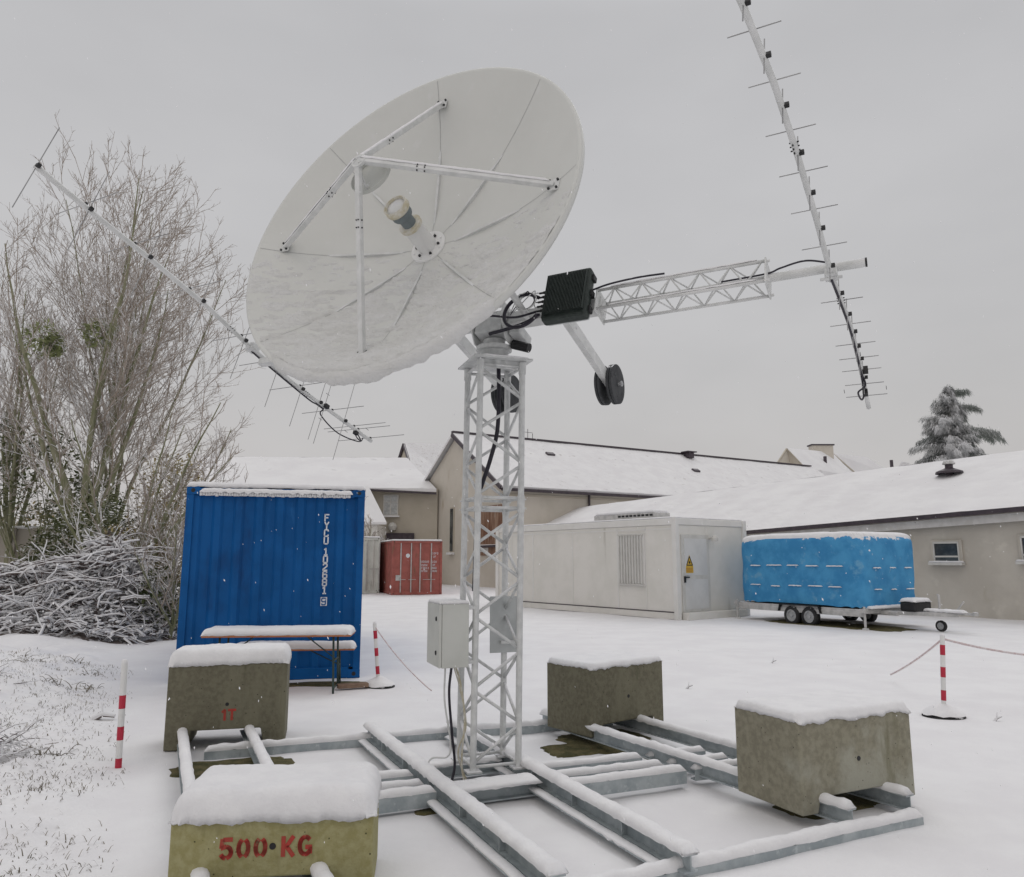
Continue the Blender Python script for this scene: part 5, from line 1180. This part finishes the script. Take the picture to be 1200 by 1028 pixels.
def leaves(mb, c, rx, ry, rz, n, s_, rr, shell=.35, flat=False, el=1.0):
    c = Vector(c)
    for k in range(n):
        d = Vector((rr.gauss(0, 1), rr.gauss(0, 1), rr.gauss(0, 1))); d.normalize(); f = rr.uniform(shell, 1)**.5
        f *= 1+.25*nz(d.x*2.2+c.x, d.y*2.2, d.z*2.2)
        p = c + Vector((d.x*rx*f, d.y*ry*f, d.z*rz*f)); a = Vector((rr.gauss(0, 1), rr.gauss(0, 1), rr.gauss(0, .6))).normalized(); b = a.cross(Vector((rr.gauss(0, .5), rr.gauss(0, .5), 1))).normalized()
        ss = s_*rr.uniform(.6, 1.4); mb.quad(p-a*ss*el, p-b*ss*.5, p+a*ss*el, p+b*ss*.5)
def leafy(name, c_list, label, m, s_, n, seed, cat='shrub', base=None, el=1.0, group=None):
    rr = random.Random(seed); base = base or (c_list[0][0][0], c_list[0][0][1], 0); root = empty(name, base, label, cat, group); mb = MB(); st = MB()
    for (c, rx, ry, rz) in c_list:
        leaves(mb, c, rx, ry, rz, n, s_, rr, el=el)
        for k in range(7): st.tube([Vector(base)+Vector((rr.uniform(-.15, .15), rr.uniform(-.15, .15), -.1)), (Vector(base)+Vector(c))/2+Vector((rr.uniform(-.3, .3), 0, .1)), Vector(c)+Vector((rr.uniform(-rx, rx)*.6, rr.uniform(-ry, ry)*.5, rr.uniform(-.2, .8)*rz))], .03, 5, .008)
    mb.build('foliage', m, root); st.build('stem', BARKG, root)
    return root
x1 = tpos(108, 20.5)[0]
leafy('ivy_bush', [((x1-1.2, 20.8, 1.7), .9, .8, 1.1), ((x1, 20.5, 2.3), 1.2, .9, 1.2), ((x1+.9, 20.5, 1.6), 1.1, .9, 1.2), ((x1-.4, 20.3, 1.2), 1.2, .9, 1.0)], 'dark green ivy-covered bush at the foot of the bare trees', IVY, .055, 2200, 5, base=(x1, 20.5, 0))
x2 = tpos(20, 26)[0]
leafy('evergreen_hedge', [((x2-2, 26, 1.9), 2.2, 1.0, 1.7), ((x2+.6, 26, 2.0), 1.8, 1.0, 1.8), ((x2-5, 26.5, 2.0), 2.4, 1.0, 2.0)], 'olive evergreen hedge behind the concrete wall at far left', HEDGEY, .08, 2600, 6, cat='hedge', base=(x2, 26, 0))
x3 = tpos(185, 19.5)[0]
leafy('yellow_shrub', [((x3-.9, 19.5, 1.3), 1.1, .8, 1.4), ((x3+.3, 19.5, 2.2), 1.0, .8, 1.9), ((x3+.5, 18.5, 1.0), .8, .7, 1.1), ((x3-.3, 20.5, 3.4), 1.0, .7, 1.3)], 'tawny dense shrub between the ivy bush and the blue container', HEDGEY, .05, 1700, 7, base=(x3, 19.5, 0), el=1.4)
x4 = tpos(30, 23)[0]
leafy('evergreen_tree', [((x4, 23.5, 4.2), 1.6, 1.2, 1.6), ((x4-2, 23.5, 4.8), 1.6, 1.2, 1.7), ((x4+1.3, 23.5, 3.3), 1.1, 1, 1.2)], 'loose grey-green evergreen crown among the bare stems at left', IVY, .07, 1100, 8, base=(x4, 23.5, 0), cat='tree', el=1.3)
mb = MB(); rr = random.Random(3)
for px, py, r_ in ((50, 398, .62), (116, 392, .5), (62, 405, .35)): leaves(mb, at_depth(px, py, 22), r_, r_, r_, 420, .06, rr, el=1.5)
o_ = mb.build('mistletoe', MISTLE, T1)

# low concrete wall at far left
wl = at_depth(-60, 690, 24); wr = at_depth(62, 690, 24)
cwm = MB(); cwm.box(((wl.x+wr.x)/2, 24, 1.2), ((wr.x-wl.x)/2, .1, 1.45))
for k in range(6): cwm.box((wl.x+(wr.x-wl.x)*k/5, 23.88, 1.25), (.07, .05, 1.42))
cw = empty('concrete_wall', (wl.x, 24, 0), 'old grey concrete panel wall at the left edge under the hedge', 'wall'); cwm.build('panel', WALLC, cw)
sm = MB(); snow_strip(sm, (wl.x, 24, 2.65), (wr.x, 24, 2.65), .22, .08, 3); sm.build('snow', SNOWC, cw, smooth=True)

# ------------------------------------------------------------------ brush heap
rr = random.Random(77)
bc0 = Vector((-9.4, 16.6, 0))
bh = empty('brush_heap', bc0, 'snow-laden heap of cut branches left of the blue container', 'brush heap')
def heap_h(x, y):
    g = 1.95*math.exp(-(((x+8.75)/1.0)**2 + ((y-17.2)/1.2)**2)) + 1.0*math.exp(-(((x+10.6)/1.4)**2 + ((y-17)/1.3)**2)) + .6*math.exp(-(((x+12)/1.5)**2 + ((y-16.5)/1.3)**2))
    return g*(1+.18*nz(x*1.3, y*1.3, 2))
core = MB(); core.grid(lambda i, j: (lambda x, y: (x, y, gh(x, y) + heap_h(x, y)*.72 - .10 + .10*fz(x*3, y*3, 1)*min(1, heap_h(x, y)*3)))(-13.8+7.6*i, 13.9+5.4*j), 70, 50)
LITTER = mat('dark_leaf_litter', (.07, .055, .05), (.15, .12, .11), rough=.95, sc=6, stain=[((.68, .68, .69), 4.5, .45, None)], bump=1, bsc=20, dist=.05)
core.build('litter_core', LITTER, bh, smooth=True)
br = MB(); snowy = []
for k in range(3600):
    x = rr.gauss(-9.5, 1.4); y = rr.gauss(16.8, .9); hh = heap_h(x, y)
    if hh < .12: continue
    z = gh(x, y) + hh*rr.uniform(.55, 1.03); L_ = rr.uniform(.25, .9); az = rr.uniform(0, 2*math.pi) if rr.random() < .6 else rr.gauss(2.9, .5); d = Vector((math.cos(az), math.sin(az)*.6, rr.gauss(.05, .35))); p = Vector((x, y, z)); pts = [p]
    for s_ in range(4): d = (d+Vector((rr.gauss(0, .3), rr.gauss(0, .25), rr.gauss(-.12, .25)))).normalized(); p = p+d*L_/4; pts.append(p.copy())
    r_ = rr.uniform(.005, .012) if rr.random() < .7 else rr.uniform(.012, .03); br.tube(pts, r_, 5, r_*.5, cap=False)
    if k % 3 == 0 and z > gh(x, y)+hh*.75: snowy.append(([q+ZU*(r_+.008) for q in pts], rr.uniform(.014, .032)))
for k in range(14):
    x = rr.uniform(-12.5, -9.3); y = rr.uniform(15.8, 17.0); z = gh(x, y)+heap_h(x, y)*.9; az = rr.gauss(.25, .2)
    pts = [Vector((x+math.cos(az)*2.6*q, y+math.sin(az)*.5*q, z+.35*q+.25*math.sin(q*3))) for q in (0, .25, .5, .75, 1)]; br.tube(pts, .028, 6, .012, cap=False)
br.build('branches', BRUSH, bh)
lf = MB()
for k in range(4200):
    x = rr.gauss(-9.2, 1.3); y = rr.gauss(16.7, .9); hh = heap_h(x, y)
    if hh < .15: continue
    p = Vector((x, y, gh(x, y)+hh*rr.uniform(.75, 1.06))); a = Vector((rr.gauss(0, 1), rr.gauss(0, 1), rr.gauss(0, .5))).normalized(); b = a.cross(Vector((rr.gauss(0, .6), rr.gauss(0, .6), 1))).normalized(); ss = rr.uniform(.03, .085)
    lf.quad(p-a*ss, p-b*ss*.6, p+a*ss, p+b*ss*.6)
HEAPL = mat('frozen_leaves', (.11, .085, .08), (.2, .16, .15), rough=.9, sc=5, snow=-.3, snow_sc=3)
lf.build('dead_leaves', HEAPL, bh)
sb_ = MB()
for pts, q in snowy: sb_.tube([p+Vector((0, 0, rr.uniform(0, .01))) for p in pts], q, 6, q*.6)
for k in range(500):
    x = rr.gauss(-9.3, 1.35); y = rr.gauss(16.7, .85); hh = heap_h(x, y)
    if hh < .15: continue
    c = Vector((x, y, gh(x, y)+hh*rr.uniform(.80, 1.0))); q = rr.uniform(.025, .06); i0 = len(sb_.v); a_ = rr.uniform(0, 3.14); el_ = rr.uniform(.9, 2.0)
    for (rad_, hz) in ((.0, .75), (.6, .6), (1.0, .1), (.7, -.3)):
        for j in range(7):
            t = 2*math.pi*j/7; ux, uy = rad_*q*math.cos(t)*el_, rad_*q*math.sin(t)
            sb_.v.append((c.x+ux*math.cos(a_)-uy*math.sin(a_)+.02*nz(ux*30, k), c.y+ux*math.sin(a_)+uy*math.cos(a_), c.z+hz*q+.25*q*nz(ux*20+k, uy*20)))
    for m_ in range(3):
        for j in range(7): sb_.f.append((i0+m_*7+j, i0+m_*7+(j+1) % 7, i0+(m_+1)*7+(j+1) % 7, i0+(m_+1)*7+j))
sb_.build('snow', SNOWC, bh, smooth=True)
lf = MB(); leaves(lf, (-7.7, 16.7, .75), .5, .5, .8, 900, .06, rr); lf.build('holly_leaves', IVY, bh)
# nearer clumps at the left edge
for k, (cx, cy, w_, h_, lab) in enumerate(((-6.75, 9.3, .55, .34, 'small clump of snowy twigs at the left edge beyond the lone post'), (-4.35, 6.25, .42, .20, 'low snowy twig clump at the left edge nearest the camera'))):
    z0 = gh(cx, cy); cl = MB()
    for q in range(260):
        x = rr.gauss(cx, w_*.42); y = rr.gauss(cy, w_*.4); p = Vector((x, y, gh(x, y)+rr.uniform(0, h_)*math.exp(-((x-cx)/w_)**2))); az = rr.uniform(0, 6.28); d = Vector((math.cos(az), math.sin(az), rr.gauss(.25, .4))); pts = [p]
        for s_ in range(3): d = (d+Vector((rr.gauss(0, .3), rr.gauss(0, .3), rr.gauss(-.1, .2)))).normalized(); p = p+d*.09; pts.append(p.copy())
        cl.tube(pts, .006, 4, .003, cap=False)
    o_ = cl.build('twig_clump', BRUSH, origin=(cx, cy, z0)); tag(o_, lab, 'twigs')
p = Vector((-4.45, 8.35, gh(-4.45, 8.35)))
mb = MB(); mb.tube([p, p+Vector((.1, 0, .05)), p+Vector((.22, .02, .03))], .035, 7, .02); mb.tube([p+Vector((.1, 0, .05)), p+Vector((.05, .05, .16))], .012, 5, .005)
tag(mb.build('dead_branch', BRUSH, origin=p), 'short dark piece of wood poking out of the snow left of the 1T block', 'wood')

# grass blades through the snow
gb_ = MB()
for k in range(8000):
    y = 3.0 + 9.5*rr.random()**.8; x = -y*rr.uniform(.485, .74)
    if rr.random() < sst(.56, .48, -x/y)*.8: continue
    if nz(x*.9, y*.9, 7) < rr.uniform(-.5, .25): continue
    z = gh(x, y); az = rr.uniform(0, 6.28); ln = rr.uniform(.02, .075)*(1.5 if rr.random() < .12 else 1); d = Vector((math.cos(az)*.6, math.sin(az)*.6, rr.uniform(.35, 1))); w_ = Vector((-math.sin(az), math.cos(az), 0))*rr.uniform(.0016, .004)
    p = Vector((x, y, z-.005)); q = p+d*ln*.6; t_ = q+(d-Vector((0, 0, .7)))*ln*.5
    gb_.quad(p-w_, p+w_, q+w_*.7, q-w_*.7); gb_.poly([q-w_*.7, q+w_*.7, t_])
rw = random.Random(5)
for k in range(13):
    y = rw.uniform(3.6, 12.5); x = -y*rw.uniform(.5, .74)
    if x > -.52*y: continue
    n_ = rw.randint(7, 16)
    for q in range(n_):
        px_ = x+rw.gauss(0, .07); py_ = y+rw.gauss(0, .07); az = rw.uniform(0, 6.28); p = Vector((px_, py_, gh(px_, py_)-.01)); d = Vector((math.cos(az)*.7, math.sin(az)*.7, rw.uniform(.3, 1.1))); pts = [p]; ln = rw.uniform(.03, .075)
        for s_ in range(3): p = p+d*ln; d = d+Vector((rw.gauss(0, .3), rw.gauss(0, .3), -.45)); pts.append(p.copy())
        gb_.tube(pts, rw.uniform(.003, .007), 4, .002, cap=False)

tag(gb_.build('dead_grass', GRASSB), 'dead grass blades poking through the snow at left', 'grass', kind='stuff')
for k, (x, y, lab) in enumerate(((2.35, 10.4, 'dark twig sticking out of the open snow behind the blocks'), (5.15, 8.35, 'dark clod in the snow right of the far right post'), (4.3, 12.8, 'tiny dark crumb on the open snow before the trailer'))):
    z = gh(x, y); mb = MB(); mb.tube([(x-.03, y, z-.01), (x, y, z+.03), (x+.06, y+.01, z+.045)], .018, 6, .006); mb.tube([(x, y, z+.02), (x+.01, y, z+.09)], .008, 5, .003)
    tag(mb.build('twig', BRUSH, origin=(x, y, z)), lab, 'twig')
# falling snow
fl = MB(); rf = random.Random(9)
for k in range(1500):
    Y = 1.6 + 11*rf.random()**.7; p = at_depth(rf.uniform(-40, 1240), rf.uniform(-30, 1060), Y)
    if p.z < .05: continue
    r_ = rf.uniform(.0018, .0042)*(1 if Y > 3 else .6); d = Vector((rf.gauss(.25, .25), rf.gauss(0, .2), -1)).normalized(); a = d.orthogonal().normalized(); b = d.cross(a); i = len(fl.v); ln = r_*rf.uniform(1.3, 2.8)
    fl.v += [tuple(p+d*ln), tuple(p-d*ln), tuple(p+a*r_), tuple(p-a*r_), tuple(p+b*r_), tuple(p-b*r_)]
    for q in ((0, 2, 4), (0, 4, 3), (0, 3, 5), (0, 5, 2), (1, 4, 2), (1, 3, 4), (1, 5, 3), (1, 2, 5)): fl.f.append(tuple(i+j for j in q))
tag(fl.build('falling_snow', FLAKE), 'snowflakes drifting through the air', 'snow', kind='stuff')

# ------------------------------------------------------------------ cedar
rr = random.Random(19)
cB = at_depth(1126, 690, 58); cB.z = 0; zt_ = at_depth(1120, 456, 58).z; z_low = at_depth(1120, 556, 58).z
cd_ = empty('cedar_tree', cB, 'snow-dusted cedar with drooping tiered boughs rising behind the low roof', 'tree')
MB().tube([cB, cB+ZU*(zt_-.3)+Vector((.5, 0, 0))], .35, 8, .05).build('trunk', BARKG, cd_)
cr = MB()
def bough(z, az, L_, drop=.045):
    p = Vector((cB.x + .5*(z/zt_), cB.y, z)); d = Vector((math.cos(az), math.sin(az), .16)); sd_ = Vector((-math.sin(az), math.cos(az), 0)); n_ = max(5, int(L_/.22))
    for i in range(n_):
        q = p.copy(); d = (d + Vector((rr.gauss(0, .05), rr.gauss(0, .05), -drop))).normalized(); p = p + d*(L_/n_); t = (i+1)/n_
        wd_ = (.12+.42*math.sin(math.pi*min(1, t*.85+.12)))*min(1, L_/2.5)
        cr.tube([q, p], .035*(1-t)+.012, 3, .03*(1-t)+.01, cap=False)
        for k in range(60):
            o = q.lerp(p, rr.random()) + sd_*rr.gauss(0, wd_*.5) + Vector((0, 0, rr.gauss(-.10, .11)))
            a = (d*.55 + sd_*rr.gauss(0, .5) + Vector((0, 0, -.45+rr.gauss(0, .22)))).normalized(); b = a.cross(ZU).normalized(); ln = rr.uniform(.14, .42); w_ = rr.uniform(.009, .022)
            cr.quad(o-b*w_, o+b*w_, o+a*ln+b*w_*.3-ZU*.05, o+a*ln-b*w_*.3-ZU*.05)
rowz = lambda py: at_depth(1120, py, 58).z
def env(z):
    f = (zt_-z)/(zt_-z_low); return .35 + 3.7*max(0, f)**.85
z = zt_
while z > z_low-1.0:
    for k in range(7):
        az = rr.uniform(0, 2*math.pi); bough(z+rr.uniform(-.12, .12), az, env(z)*rr.uniform(.55, 1.0)*(1.12 if math.cos(az) < -.2 else .8))
    z -= .30
for (py, az, L_) in ((505, .05, 4.3), (508, .2, 3.9), (503, -.2, 3.6), (478, .1, 2.5), (476, -.2, 2.2), (458, .1, 1.7), (460, .4, 1.4), (532, 0, 3.0), (536, .2, 2.6), (490, 3.1, 2.3), (522, 3.1, 3.2), (548, 3.1, 4.0), (546, 3.4, 3.6)): bough(rowz(py), az, L_, .03)
cr.build('crown', CEDAR, cd_)
